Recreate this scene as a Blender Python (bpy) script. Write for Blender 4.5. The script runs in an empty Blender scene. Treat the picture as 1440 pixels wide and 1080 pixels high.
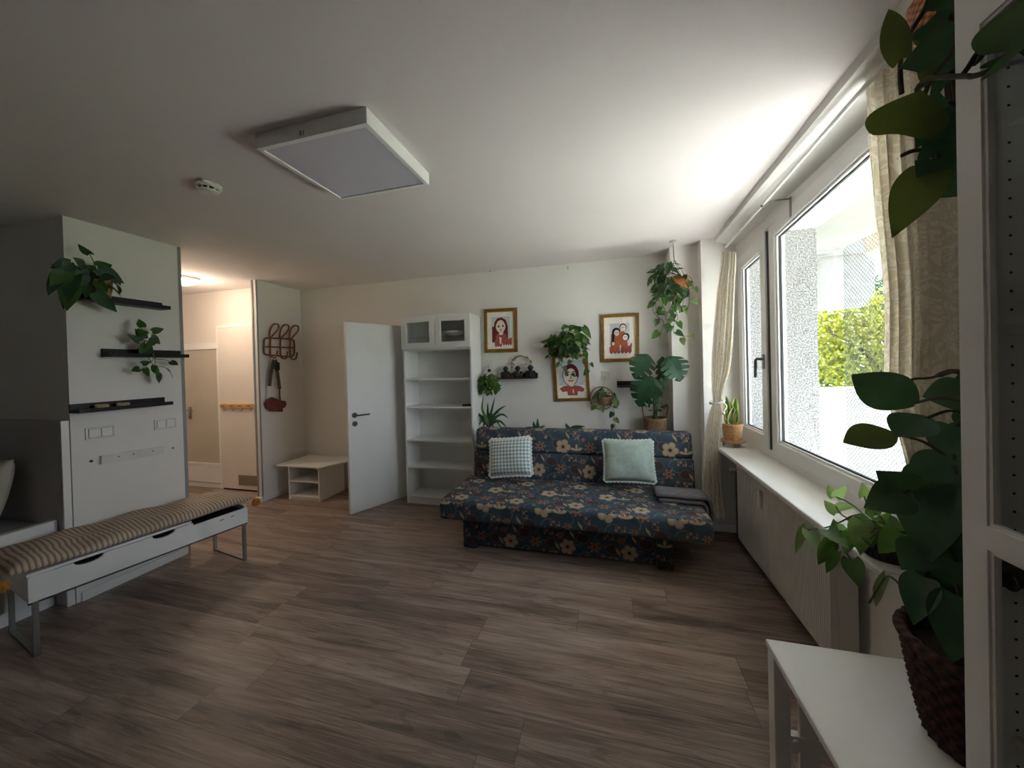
import bpy, bmesh, math, random
from mathutils import Vector, Matrix

R0 = random.Random(7)
SC = bpy.context.scene
COL = SC.collection
PI = math.pi

# ------------------------------------------------------------------ camera
# Fitted from the vanishing lines of the room (floor z = 0, window wall +x, back wall +y).
CAM_H = 1.47
F_PX, CX, CY = 500.859, 720.0, 518.305
_r = Vector((1.57311564, 0.185884157, -0.225255257))
RC = Matrix.Rotation(_r.length, 3, _r.normalized())      # rows: right, down, forward
CAM = Vector((0, 0, CAM_H))

def P(px, py, axis, val):
    """Point of the room seen at photo position (px, py) on the plane axis = val."""
    d = RC.transposed() @ Vector(((px - CX) / F_PX, (py - CY) / F_PX, 1.0))
    t = (val - CAM[axis]) / d[axis]
    return CAM + t * d

def px_of(p):
    c = RC @ (Vector(p) - CAM)
    return c.x / c.z * F_PX + CX, c.y / c.z * F_PX + CY

cd = bpy.data.cameras.new('camera')
cam = bpy.data.objects.new('camera', cd)
COL.objects.link(cam)
right, down, fwd = RC[0], RC[1], RC[2]
m = Matrix((right, -down, -fwd)).transposed().to_4x4()
m.translation = CAM
cam.matrix_world = m
cd.sensor_fit = 'HORIZONTAL'
cd.sensor_width = 36.0
cd.lens = F_PX / 1440.0 * 36.0
cd.shift_y = (CY - 540.0) / 1440.0
cd.clip_start = 0.02
SC.camera = cam

# ------------------------------------------------------------------ materials
def lin(c):
    if isinstance(c, str):
        c = c.lstrip('#'); c = [int(c[i:i + 2], 16) / 255 for i in (0, 2, 4)]
    return tuple((x / 12.92 if x <= 0.04045 else ((x + 0.055) / 1.055) ** 2.4) for x in c) + (1.0,)

class NT:
    def __init__(s, name):
        s.m = bpy.data.materials.new(name); s.m.use_nodes = True
        s.t = s.m.node_tree; s.n = s.t.nodes; s.l = s.t.links
        s.b = s.n['Principled BSDF']; s.out = s.n['Material Output']
    def new(s, typ, **kw):
        n = s.n.new(typ)
        for k, v in kw.items(): setattr(n, k, v)
        return n
    def put(s, sock, v):
        if v is None: return
        if hasattr(v, 'is_output') or isinstance(v, bpy.types.NodeSocket): s.l.new(v, sock)
        else: sock.default_value = v
    def math(s, op, a, b=None, c=None):
        n = s.new('ShaderNodeMath', operation=op)
        s.put(n.inputs[0], a); s.put(n.inputs[1], b); s.put(n.inputs[2], c)
        return n.outputs[0]
    def mix(s, f, a, b, mode='MIX'):
        n = s.new('ShaderNodeMix', data_type='RGBA', blend_type=mode)
        s.put(n.inputs['Factor'], f)
        s.put(n.inputs[6], a); s.put(n.inputs[7], b)
        return n.outputs[2]
    def ramp(s, f, stops):
        n = s.new('ShaderNodeValToRGB'); s.put(n.inputs[0], f)
        e = n.color_ramp.elements
        while len(e) < len(stops): e.new(0.5)
        for el, (p, c) in zip(e, stops):
            el.position = p; el.color = c if len(c) == 4 else tuple(c) + (1,)
        return n.outputs[0]
    def noise(s, vec, scale, detail=3, rough=0.5, dist=0.0):
        n = s.new('ShaderNodeTexNoise')
        s.put(n.inputs['Vector'], vec); s.put(n.inputs['Scale'], scale)
        s.put(n.inputs['Detail'], detail); s.put(n.inputs['Roughness'], rough); s.put(n.inputs['Distortion'], dist)
        return n.outputs[0]
    def coord(s, which='Object'):
        return s.new('ShaderNodeTexCoord').outputs[which]
    def scalev(s, vec, sc):
        n = s.new('ShaderNodeMapping'); s.put(n.inputs['Vector'], vec); n.inputs['Scale'].default_value = sc
        return n.outputs[0]
    def bump(s, h, strength=0.2, dist=0.01):
        n = s.new('ShaderNodeBump'); n.inputs['Strength'].default_value = strength; n.inputs['Distance'].default_value = dist
        s.l.new(h, n.inputs['Height']); s.l.new(n.outputs[0], s.b.inputs['Normal'])
    def sep(s, v):
        n = s.new('ShaderNodeSeparateXYZ'); s.l.new(v, n.inputs[0]); return n.outputs
    def comb(s, x=0.0, y=0.0, z=0.0):
        n = s.new('ShaderNodeCombineXYZ'); s.put(n.inputs[0], x); s.put(n.inputs[1], y); s.put(n.inputs[2], z); return n.outputs[0]

def plain(name, col, rough=0.5, metal=0.0, vary=0.06, nscale=6.0, bump=0.0, bscale=200.0, spec=None):
    t = NT(name); c = lin(col)
    co = t.coord()
    f = t.noise(co, nscale, 4)
    dark = tuple(x * (1 - vary) for x in c[:3]) + (1,); light = tuple(min(1, x * (1 + vary)) for x in c[:3]) + (1,)
    t.put(t.b.inputs['Base Color'], t.ramp(f, [(0.3, dark), (0.7, light)]))
    t.b.inputs['Roughness'].default_value = rough; t.b.inputs['Metallic'].default_value = metal
    if spec is not None: t.b.inputs['Specular IOR Level'].default_value = spec
    if bump: t.bump(t.noise(co, bscale, 3), bump, 0.004)
    return t.m

def leafmat(name, col, col2, trans=0.25, tcol=None):
    t = NT(name); co = t.coord()
    c = t.ramp(t.noise(co, 9.0, 3), [(0.35, lin(col)), (0.7, lin(col2))])
    t.put(t.b.inputs['Base Color'], c); t.b.inputs['Roughness'].default_value = 0.42
    t.b.inputs['Specular IOR Level'].default_value = 0.35
    tr = t.new('ShaderNodeBsdfTranslucent'); tr.inputs[0].default_value = lin(tcol or col2)
    mx = t.new('ShaderNodeMixShader'); mx.inputs[0].default_value = trans
    t.l.new(t.b.outputs[0], mx.inputs[1]); t.l.new(tr.outputs[0], mx.inputs[2]); t.l.new(mx.outputs[0], t.out.inputs[0])
    return t.m

def glassmat(name, tint=(0.98, 0.99, 0.99, 1), refl=1.0):
    t = NT(name); t.n.remove(t.b)
    a = t.new('ShaderNodeBsdfTransparent'); a.inputs[0].default_value = tint
    g = t.new('ShaderNodeBsdfGlossy'); g.inputs['Roughness'].default_value = 0.02
    lw = t.new('ShaderNodeLayerWeight'); lw.inputs[0].default_value = 0.5
    fr = t.math('MULTIPLY', t.math('ADD', 0.04, t.math('MULTIPLY', t.math('POWER', lw.outputs['Facing'], 5.0), 0.9)), 0.6)
    mx = t.new('ShaderNodeMixShader')
    t.l.new(t.math('MULTIPLY', fr, refl), mx.inputs[0])
    t.l.new(a.outputs[0], mx.inputs[1]); t.l.new(g.outputs[0], mx.inputs[2]); t.l.new(mx.outputs[0], t.out.inputs[0])
    return t.m

def emit(name, col, strength):
    t = NT(name); t.put(t.b.inputs['Base Color'], lin(col))
    t.b.inputs['Emission Color'].default_value = lin(col); t.b.inputs['Emission Strength'].default_value = strength
    return t.m

def floor_mat():
    t = NT('laminate_floor'); W, L = 0.178, 1.29
    x, y, z = t.sep(t.coord())
    row = t.math('FLOOR', t.math('DIVIDE', y, W))
    off = t.math('FRACT', t.math('MULTIPLY', t.math('SINE', t.math('MULTIPLY', row, 12.9898)), 437.5))
    xo = t.math('ADD', x, t.math('MULTIPLY', off, L))
    colm = t.math('FLOOR', t.math('DIVIDE', xo, L))
    wn = t.new('ShaderNodeTexWhiteNoise', noise_dimensions='2D'); t.l.new(t.comb(row, colm), wn.inputs[0])
    rnd = wn.outputs[0]
    gv = t.comb(t.math('ADD', t.math('MULTIPLY', x, 0.9), t.math('MULTIPLY', rnd, 37.0)), t.math('MULTIPLY', y, 9.0), t.math('MULTIPLY', rnd, 11.0))
    big = t.noise(gv, 1.5, 4, 0.55, 0.9)
    gv2 = t.comb(t.math('ADD', t.math('MULTIPLY', x, 2.2), t.math('MULTIPLY', rnd, 19.0)), t.math('MULTIPLY', y, 70.0), rnd)
    fine = t.noise(gv2, 2.0, 5, 0.65, 0.6)
    # cathedral figure: rings of a strongly stretched noise
    ring = t.math('FRACT', t.math('MULTIPLY', t.noise(gv, 0.9, 2, 0.4, 0.5), 9.0))
    ringm = t.math('MULTIPLY', t.math('GREATER_THAN', ring, 0.80), 0.05)
    v = t.math('ADD', t.math('MULTIPLY', big, 0.58), t.math('MULTIPLY', fine, 0.46))
    v = t.math('ADD', v, t.math('MULTIPLY', t.math('SUBTRACT', rnd, 0.5), 0.13))
    v = t.math('SUBTRACT', v, ringm)
    c = t.ramp(v, [(0.26, (0.070, 0.046, 0.036)), (0.43, (0.185, 0.131, 0.105)), (0.57, (0.335, 0.248, 0.203)), (0.78, (0.55, 0.435, 0.365))])
    warm = t.noise(t.comb(t.math('MULTIPLY', x, 0.8), t.math('MULTIPLY', y, 3.0), rnd), 2.2, 2)
    c = t.mix(t.math('MULTIPLY', t.math('GREATER_THAN', warm, 0.6), 0.22), c, (0.36, 0.22, 0.17, 1))
    fy = t.math('FRACT', t.math('DIVIDE', y, W)); fx = t.math('FRACT', t.math('DIVIDE', xo, L))
    sy = t.math('LESS_THAN', fy, 0.012); sx = t.math('LESS_THAN', fx, 0.0022)
    seam = t.math('MAXIMUM', sy, sx)
    c = t.mix(t.math('MULTIPLY', seam, 0.6), c, (0.025, 0.018, 0.015, 1))
    t.put(t.b.inputs['Base Color'], c)
    t.put(t.b.inputs['Roughness'], t.math('ADD', 0.34, t.math('MULTIPLY', fine, 0.16)))
    t.b.inputs['Specular IOR Level'].default_value = 0.5
    t.bump(t.math('SUBTRACT', fine, seam), 0.12, 0.002)
    return t.m

def floral_mat():
    """Woven sofa cover: repeats of blossoms, clusters, checks, arcs and leaves on dark blue (UV in metres)."""
    t = NT('floral_fabric')
    uv = t.coord('UV'); u0, v0, _ = t.sep(uv)
    weave = t.noise(t.scalev(uv, (400, 400, 1)), 1.0, 2)
    base = t.ramp(t.noise(uv, 12, 3), [(0.35, lin('#3c4a56')), (0.7, lin('#50606d'))])
    col = [base]
    TX, TY = 0.45, 0.40
    def cell(cu, cv):
        a = t.math('MULTIPLY', t.math('SUBTRACT', t.math('FRACT', t.math('ADD', t.math('DIVIDE', u0, TX), 0.5 - cu / TX + 8)), 0.5), TX)
        b = t.math('MULTIPLY', t.math('SUBTRACT', t.math('FRACT', t.math('ADD', t.math('DIVIDE', v0, TY), 0.5 - cv / TY + 8)), 0.5), TY)
        return a, b
    def polar(a, b):
        rr = t.math('SQRT', t.math('ADD', t.math('MULTIPLY', a, a), t.math('MULTIPLY', b, b)))
        return rr, t.math('ARCTAN2', b, a)
    def lay(mask, c): col[0] = t.mix(mask, col[0], c)
    def lt(a, b): return t.math('LESS_THAN', a, b)
    def both(a, b): return t.math('MULTIPLY', a, b)
    # thin curling stems (arcs)
    for ou, ov, R, s in ((0.17, 0.13, 0.07, 1), (0.40, 0.24, 0.06, -1), (0.02, 0.20, 0.055, -1), (0.25, 0.02, 0.062, 1), (0.14, 0.36, 0.05, -1)):
        a, b = cell(ou, ov); rr, th = polar(a, b)
        m_ = lt(t.math('ABSOLUTE', t.math('SUBTRACT', rr, t.math('ADD', R, t.math('MULTIPLY', th, 0.004)))), 0.0032)
        m_ = both(m_, t.math('GREATER_THAN', t.math('MULTIPLY', a, float(s)), -0.02))
        lay(t.math('MULTIPLY', m_, 0.75), lin('#7e8580'))
    # veined plum leaves
    for ou, ov in ((0.425, 0.36), (0.19, 0.30), (0.03, 0.12)):
        a, b = cell(ou, ov); rr, th = polar(t.math('MULTIPLY', a, 1.0), t.math('MULTIPLY', b, 1.35))
        R = t.math('ADD', 0.048, t.math('MULTIPLY', t.math('COSINE', th), 0.016))
        lay(t.math('MULTIPLY', lt(rr, R), 0.85), lin('#43383c'))
        lay(t.math('MULTIPLY', lt(t.math('ABSOLUTE', t.math('SUBTRACT', rr, R)), 0.003), 0.9), lin('#8a6a5f'))
        lay(both(lt(rr, R), lt(t.math('FRACT', t.math('MULTIPLY', t.math('ADD', a, t.math('ABSOLUTE', b)), 70.0)), 0.22)), lin('#6d534e'))
    # pink check patches
    for ou, ov, sx, sy in ((0.215, 0.20, 0.031, 0.046), (0.18, 0.385, 0.036, 0.022), (0.41, 0.03, 0.024, 0.03)):
        a, b = cell(ou, ov)
        sq = both(lt(t.math('ABSOLUTE', a), sx), lt(t.math('ABSOLUTE', b), sy))
        gx = t.math('FRACT', t.math('MULTIPLY', a, 48.0)); gy = t.math('FRACT', t.math('MULTIPLY', b, 48.0))
        ck = both(t.math('GREATER_THAN', gx, 0.16), t.math('GREATER_THAN', gy, 0.16))
        cellv = t.math('FRACT', t.math('MULTIPLY', t.math('ADD', t.math('FLOOR', t.math('MULTIPLY', a, 48.0)), t.math('MULTIPLY', t.math('FLOOR', t.math('MULTIPLY', b, 48.0)), 1.7)), 0.37))
        lay(both(both(sq, ck), t.math('GREATER_THAN', cellv, 0.22)), t.ramp(cellv, [(0.3, lin('#8f625a')), (0.9, lin('#c9a58c'))]))
    # rust blossom clusters
    for ou, ov, R, n in ((0.335, 0.09, 0.050, 7), (0.075, 0.30, 0.046, 6), (0.27, 0.37, 0.030, 6)):
        a, b = cell(ou, ov); rr, th = polar(a, t.math('MULTIPLY', b, 1.15))
        RR = t.math('MULTIPLY', R, t.math('ADD', 0.8, t.math('MULTIPLY', t.math('COSINE', t.math('MULTIPLY', th, float(n))), 0.22)))
        lay(lt(rr, RR), t.ramp(t.math('DIVIDE', rr, R), [(0.15, lin('#5e3f38')), (0.4, lin('#a87f66')), (0.62, lin('#7d4e42')), (0.85, lin('#b08d78'))]))
    # small diamonds and darts
    for ou, ov, c in ((0.275, 0.155, '#a8705f'), (0.02, 0.235, '#8f6f63'), (0.385, 0.17, '#a98d74'), (0.14, 0.24, '#9a6a5c')):
        a, b = cell(ou, ov)
        lay(lt(t.math('ADD', t.math('ABSOLUTE', a), t.math('ABSOLUTE', b)), 0.019), lin(c))
    for ou, ov in ((0.245, 0.285), (0.135, 0.19), (0.36, 0.385)):
        a, b = cell(ou, ov)
        a2 = t.math('ADD', a, t.math('MULTIPLY', b, 0.55))
        lay(lt(t.math('ADD', t.math('MULTIPLY', t.math('ABSOLUTE', a2), 2.6), t.math('ABSOLUTE', b)), 0.034), lin('#b59f7f'))
    # cream lotus
    a, b = cell(0.215, 0.085); rr, th = polar(a, t.math('SUBTRACT', b, -0.022))
    RR = t.math('MULTIPLY', 0.052, t.math('ADD', 0.62, t.math('MULTIPLY', t.math('COSINE', t.math('MULTIPLY', t.math('SUBTRACT', th, 1.5708), 5.0)), 0.38)))
    lay(both(lt(rr, RR), t.math('GREATER_THAN', b, -0.026)), lin('#c2ad8b'))
    # big beige blossoms
    for ou, ov, R, n, ph in ((0.095, 0.09, 0.072, 5, 0.4), (0.325, 0.285, 0.064, 6, 1.1)):
        a, b = cell(ou, ov); rr, th = polar(a, b)
        cs = t.math('COSINE', t.math('ADD', t.math('MULTIPLY', th, float(n)), ph))
        RR = t.math('MULTIPLY', R, t.math('ADD', 0.60, t.math('MULTIPLY', t.math('POWER', t.math('MAXIMUM', t.math('MULTIPLY', t.math('ADD', cs, 1.0), 0.5), 0.0), 0.28), 0.40)))
        q = t.math('DIVIDE', rr, RR)
        pc = t.ramp(q, [(0.0, lin('#3a2a28')), (0.17, lin('#4a3630')), (0.22, lin('#a08c75')), (0.55, lin('#bfac95')), (0.9, lin('#b09d86')), (0.97, lin('#7d6853'))])
        lay(lt(q, 1.0), pc)
        slit = both(both(lt(q, 0.85), t.math('GREATER_THAN', q, 0.25)), lt(t.math('ABSOLUTE', t.math('ADD', cs, 1.0)), 0.05))
        lay(t.math('MULTIPLY', slit, 0.6), lin('#77634f'))
    c = t.mix(t.math('MULTIPLY', weave, 0.28), col[0], (0.02, 0.025, 0.03, 1))
    t.put(t.b.inputs['Base Color'], c); t.b.inputs['Roughness'].default_value = 0.9
    t.b.inputs['Specular IOR Level'].default_value = 0.15
    t.bump(weave, 0.25, 0.002)
    return t.m

def gingham_mat():
    t = NT('gingham_fabric'); u, v, _ = t.sep(t.coord('UV'))
    S = 0.031
    a = t.math('GREATER_THAN', t.math('FRACT', t.math('DIVIDE', u, S)), 0.5); b = t.math('GREATER_THAN', t.math('FRACT', t.math('DIVIDE', v, S)), 0.5)
    s = t.math('MULTIPLY', t.math('ADD', a, b), 0.5)
    t.put(t.b.inputs['Base Color'], t.ramp(s, [(0.0, lin('#e6ece9')), (0.5, lin('#b6c4c3')), (1.0, lin('#7d9799'))]))
    t.b.inputs['Roughness'].default_value = 0.9
    t.bump(t.noise(t.coord('UV'), 300, 2), 0.15, 0.002)
    return t.m

def stripe_mat():
    t = NT('striped_cotton'); u, v, _ = t.sep(t.coord('UV'))
    w = t.noise(t.coord('UV'), 6, 2)
    s = t.math('FRACT', t.math('ADD', t.math('DIVIDE', v, 0.0215), t.math('MULTIPLY', w, 0.5)))
    fine = t.noise(t.scalev(t.coord('UV'), (300, 60, 1)), 1, 3)
    c = t.ramp(s, [(0.0, lin('#c8b7a4')), (0.5, lin('#d9c9b6')), (0.6, lin('#9a8570')), (0.9, lin('#8e7964')), (1.0, lin('#c0ae9b'))])
    c = t.mix(t.math('MULTIPLY', fine, 0.35), c, lin('#8d7a68'))
    t.put(t.b.inputs['Base Color'], c); t.b.inputs['Roughness'].default_value = 0.95
    t.bump(fine, 0.4, 0.004)
    return t.m

def curtain_mat():
    """Semi-sheer cream cotton with a low-contrast woven swirl pattern."""
    t = NT('curtain_fabric'); uv = t.coord('UV')
    n1 = t.noise(t.scalev(uv, (16, 11, 1)), 1.0, 2, 0.5, 1.6)
    mk = t.math('LESS_THAN', t.math('ABSOLUTE', t.math('SUBTRACT', t.math('FRACT', t.math('MULTIPLY', n1, 6.0)), 0.5)), 0.22)
    c = t.mix(mk, lin('#ddd5c7'), lin('#ece7dc'))
    t.put(t.b.inputs['Base Color'], c); t.b.inputs['Roughness'].default_value = 0.9
    tr = t.new('ShaderNodeBsdfTranslucent'); t.l.new(t.mix(mk, lin('#d3c5a6'), lin('#e6dfcf')), tr.inputs[0])
    mx = t.new('ShaderNodeMixShader'); t.put(mx.inputs[0], t.math('ADD', 0.20, t.math('MULTIPLY', mk, 0.06)))
    t.l.new(t.b.outputs[0], mx.inputs[1]); t.l.new(tr.outputs[0], mx.inputs[2]); t.l.new(mx.outputs[0], t.out.inputs[0])
    return t.m

def plaster_mat():
    t = NT('roughcast_plaster'); co = t.coord()
    n1 = t.noise(co, 95, 3, 0.6)
    t.put(t.b.inputs['Base Color'], t.ramp(n1, [(0.38, lin('#515253')), (0.5, lin('#7f8080')), (0.62, lin('#a2a2a4'))]))
    t.b.inputs['Roughness'].default_value = 0.95
    t.bump(n1, 0.8, 0.02)
    return t.m

def wicker_mat(name, c1, c2, sx=60, sz=90):
    t = NT(name); x, y, z = t.sep(t.coord())
    ang = t.math('ARCTAN2', y, x)
    a = t.math('SINE', t.math('MULTIPLY', ang, float(sx))); b = t.math('SINE', t.math('MULTIPLY', z, sz * 2 * PI))
    w = t.math('ADD', t.math('MULTIPLY', t.math('MULTIPLY', a, b), 0.35), t.math('MULTIPLY', t.noise(t.coord(), 60, 3), 0.9))
    t.put(t.b.inputs['Base Color'], t.ramp(w, [(0.2, lin(c1)), (0.75, lin(c2))]))
    t.b.inputs['Roughness'].default_value = 0.75
    t.bump(w, 0.6, 0.006)
    return t.m

def net_mat():
    t = NT('safety_net'); t.n.remove(t.b)
    x, y, z = t.sep(t.coord())
    d1 = t.math('FRACT', t.math('DIVIDE', t.math('ADD', y, z), 0.045)); d2 = t.math('FRACT', t.math('DIVIDE', t.math('SUBTRACT', y, z), 0.045))
    mk = t.math('MAXIMUM', t.math('LESS_THAN', d1, 0.09), t.math('LESS_THAN', d2, 0.09))
    a = t.new('ShaderNodeBsdfTransparent'); b = t.new('ShaderNodeBsdfDiffuse'); b.inputs[0].default_value = lin('#5c5e5c')
    mx = t.new('ShaderNodeMixShader'); t.l.new(mk, mx.inputs[0]); t.l.new(a.outputs[0], mx.inputs[1]); t.l.new(b.outputs[0], mx.inputs[2]); t.l.new(mx.outputs[0], t.out.inputs[0])
    return t.m

M = dict(
    wall=plain('white_wall_paint', '#e4e2de', 0.85, vary=0.02, nscale=2, bump=0.12, bscale=160),
    ceil=plain('white_ceiling_paint', '#dfd9d7', 0.9, vary=0.02, nscale=1.5, bump=0.1, bscale=120),
    alcove=plain('grey_alcove_paint', '#b9b6b8', 0.8, vary=0.02, nscale=2, bump=0.1, bscale=160),
    trim=plain('white_trim', '#e6e5e2', 0.4, vary=0.02), greytrim=plain('grey_metal_trim', '#8f9192', 0.45, vary=0.04),
    pvc=plain('window_pvc', '#dcdbd8', 0.35, vary=0.02), gasket=plain('dark_gasket', '#2e3033', 0.6),
    white=plain('white_lacquer', '#e6e6e4', 0.35, vary=0.015), whitem=plain('white_melamine', '#e2e2e0', 0.45, vary=0.02),
    sill=plain('sill_laminate', '#dedcd6', 0.3, vary=0.02), radiator=plain('radiator_enamel', '#d8d4ce', 0.35, vary=0.02),
    black=plain('black_lacquer', '#101115', 0.4, vary=0.15, spec=0.3), blackm=plain('matte_black', '#17171a', 0.6),
    steel=plain('brushed_steel', '#8f8d8a', 0.32, 0.9, 0.08), darksteel=plain('dark_steel', '#5a5654', 0.4, 0.8),
    rattan=plain('rattan_cane', '#7a4a2b', 0.45, vary=0.35, nscale=30), leather=plain('brown_leather', '#6d2c22', 0.45, vary=0.2, nscale=20, bump=0.2),
    strap=plain('strap_webbing', '#5b4a40', 0.8, vary=0.15, nscale=50), redwood=plain('dark_red_wood', '#4a2420', 0.45, vary=0.3, nscale=14),
    wood=plain('stool_wood', '#a77d55', 0.5, vary=0.2, nscale=18), palewood=plain('pale_wood', '#c79c63', 0.5, vary=0.15, nscale=20),
    gold=plain('gilt_frame', '#8a6a38', 0.45, 0.45, 0.25, 25, 0.3, 90), mat=plain('print_mat', '#e9e3da', 0.9, vary=0.02),
    goldlight=plain('gilt_inner_edge', '#d9b45c', 0.35, 0.6, 0.15, 25),
    soil=plain('potting_soil', '#2c2119', 1.0, vary=0.4, nscale=60, bump=0.5), stem=plain('green_stem', '#4f5f33', 0.6, vary=0.2, nscale=20),
    darkstem=plain('brown_stem', '#3c3325', 0.7, vary=0.25, nscale=20), twine=plain('dark_twine', '#3a3430', 0.9),
    wicker=wicker_mat('light_wicker', '#6b4c30', '#c6a077', 40, 60), wicker2=wicker_mat('tan_seagrass', '#5c4631', '#a8865f', 46, 70),
    darkwicker=wicker_mat('dark_willow', '#1f1010', '#4e2c24', 30, 30), copper=wicker_mat('copper_rattan', '#8a4b26', '#d68e52', 30, 60),
    darkpot=wicker_mat('dark_planter', '#17110f', '#332622', 24, 20), bamboopot=wicker_mat('bamboo_pot', '#a8713f', '#e0b27c', 28, 70),
    leaf=leafmat('pothos_leaf', '#2c4a26', '#4a7434', 0.25, '#6f9a38'), leafdark=leafmat('dark_leaf', '#2c4930', '#456b49', 0.16, '#4f7040'),
    leafbright=leafmat('bright_leaf', '#4f7038', '#7f9e56', 0.35, '#9cb867'), leafvar=leafmat('variegated_leaf', '#3c5c34', '#8fa06a', 0.25, '#a5b87a'),
    leafolive=leafmat('olive_leaf', '#39431f', '#525f2a', 0.25, '#7d8a3c'), moss=leafmat('moss_leaf', '#33501d', '#6c8a36', 0.25, '#8aa84a'),
    leafyellow=leafmat('yellow_edge_leaf', '#a9ac5c', '#c6c47c', 0.2), monstera=leafmat('monstera_leaf', '#1a3524', '#31593b', 0.18, '#4f8a4a'),
    hookmetal=plain('small_screw_hook', '#8d8a84', 0.4, 0.7), dried=leafmat('dried_flower', '#8d7a52', '#c9b98a', 0.2), treeyellow=leafmat('sunlit_yellow_leaf', '#56601c', '#8f8a2a', 0.3, '#8d9230'),
    treegreen=leafmat('sunlit_green_leaf', '#223a1c', '#3f5a30', 0.3, '#4f7036'), bark=plain('tree_bark', '#5d5248', 0.9, vary=0.3, nscale=20),
    floor=floor_mat(), floral=floral_mat(), gingham=gingham_mat(), stripe=stripe_mat(), curtain=curtain_mat(), plaster=plaster_mat(), net=net_mat(),
    sage=plain('sage_fabric', '#a5b5ac', 0.95, vary=0.12, nscale=26, bump=0.35, bscale=240), sagetrim=plain('pale_sage_trim', '#c9d3cb', 0.9),
    whitetrim=plain('cushion_trim', '#e3e7e4', 0.9), throw=plain('grey_knit', '#6b696f', 0.95, vary=0.14, nscale=30, bump=0.5, bscale=180),
    tassel=plain('mustard_tassel', '#b07c32', 0.95, vary=0.3, nscale=60), pillow=plain('beige_pillow', '#b7b0a0', 0.95, vary=0.06, bump=0.3),
    mattress=plain('grey_mattress', '#a8a6ab', 0.9, vary=0.04), glass=glassmat('window_glass'), cabglass=glassmat('cabinet_glass', (0.95, 0.96, 0.95, 1), 1.2), shelfglass=glassmat('glass_shelf', (0.98, 0.98, 0.98, 1), 0.2),
    doorglass=glassmat('cabinet_door_glass', (0.94, 0.95, 0.95, 1), 1.3), frosted=plain('frosted_glass', '#bdb5a6', 0.3, vary=0.06, nscale=3),
    diffuser=plain('prismatic_diffuser', '#c9c6d2', 0.3, vary=0.02), smokewhite=plain('detector_plastic', '#dddbd6', 0.45),
    lampglow=emit('hallway_lamp_glow', '#ffe9cc', 4.0), terrace=plain('white_terrace_slab', '#e4e2dc', 0.85, vary=0.04, nscale=3), parapet=plain('pale_parapet', '#8b8a87', 0.85, vary=0.05, nscale=4), concrete=plain('white_concrete', '#7a7976', 0.85, vary=0.05, nscale=4),
    beigeblock=plain('beige_concrete', '#8a7a66', 0.9, vary=0.15, nscale=12), ground=plain('lawn_ground', '#5c6a3c', 0.95, vary=0.3, nscale=3),
    candle=plain('turned_wood', '#b59a7a', 0.6, vary=0.25, nscale=40), brightwhite=plain('bright_white', '#f1f1ee', 0.2), grille=plain('beige_grille', '#8d8273', 0.6),  # bright white also serves the painted door reflection and slot light
    hallwall=plain('hallway_paint', '#dcd5ce', 0.85, vary=0.02, nscale=2, bump=0.1, bscale=140), plug=plain('dark_plug', '#4a4745', 0.7),
    ceramic=plain('white_ceramic', '#d9d7d2', 0.3),
)
# ------------------------------------------------------------------ mesh helpers
ORG = {}
def V(*a): return Vector(a)

def thing(name, label, cat, loc, group=None):
    o = bpy.data.objects.new(name, None); COL.objects.link(o)
    o.location = loc; o.empty_display_size = 0.1
    o['label'] = label; o['category'] = cat
    if group: o['group'] = group
    ORG[o] = Vector(loc)
    return o

def obj(name, bm, mat, parent=None, smooth=False, bevel=0.0, subsurf=0, label=None, cat=None, group=None, kind=None, keep=False):
    """Link the bmesh (world coordinates) as ONE mesh object."""
    if parent is not None: org = ORG[parent]
    elif keep: org = Vector((0, 0, 0))
    else:
        lo = Vector((1e9,) * 3); hi = Vector((-1e9,) * 3)
        for v in bm.verts:
            for i in range(3): lo[i] = min(lo[i], v.co[i]); hi[i] = max(hi[i], v.co[i])
        org = Vector(((lo.x + hi.x) / 2, (lo.y + hi.y) / 2, lo.z))
    for v in bm.verts: v.co -= org
    bmesh.ops.recalc_face_normals(bm, faces=bm.faces[:])
    me = bpy.data.meshes.new(name); bm.to_mesh(me); bm.free()
    for mm in (mat if isinstance(mat, (list, tuple)) else [mat]): me.materials.append(mm)
    if smooth:
        for p in me.polygons: p.use_smooth = True
    o = bpy.data.objects.new(name, me); COL.objects.link(o)
    if parent is not None: o.parent = parent
    else: o.location = org
    ORG[o] = org
    if bevel:
        b = o.modifiers.new('bevel', 'BEVEL'); b.width = bevel; b.segments = 2; b.limit_method = 'ANGLE'; b.angle_limit = math.radians(40)
    if subsurf:
        s = o.modifiers.new('subsurf', 'SUBSURF'); s.levels = subsurf; s.render_levels = subsurf
    if label: o['label'] = label
    if cat: o['category'] = cat
    if group: o['group'] = group
    if kind: o['kind'] = kind
    return o

def struct(name, bm, mat, **kw): return obj(name, bm, mat, kind='structure', **kw)
def B(): return bmesh.new()

def box(bm, x0, x1, y0, y1, z0, z1, mi=0):
    vs = [bm.verts.new((x, y, z)) for x in (x0, x1) for y in (y0, y1) for z in (z0, z1)]
    for f in ((0, 1, 3, 2), (4, 6, 7, 5), (0, 4, 5, 1), (2, 3, 7, 6), (0, 2, 6, 4), (1, 5, 7, 3)):
        bm.faces.new([vs[i] for i in f]).material_index = mi
    return bm

def obox(bm, o, u, v, w, mi=0):
    """Box at corner o spanned by the vectors u, v, w."""
    vs = [bm.verts.new(o + u * i + v * j + w * k) for i in (0, 1) for j in (0, 1) for k in (0, 1)]
    for f in ((0, 1, 3, 2), (4, 6, 7, 5), (0, 4, 5, 1), (2, 3, 7, 6), (0, 2, 6, 4), (1, 5, 7, 3)):
        bm.faces.new([vs[i] for i in f]).material_index = mi
    return bm

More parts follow.
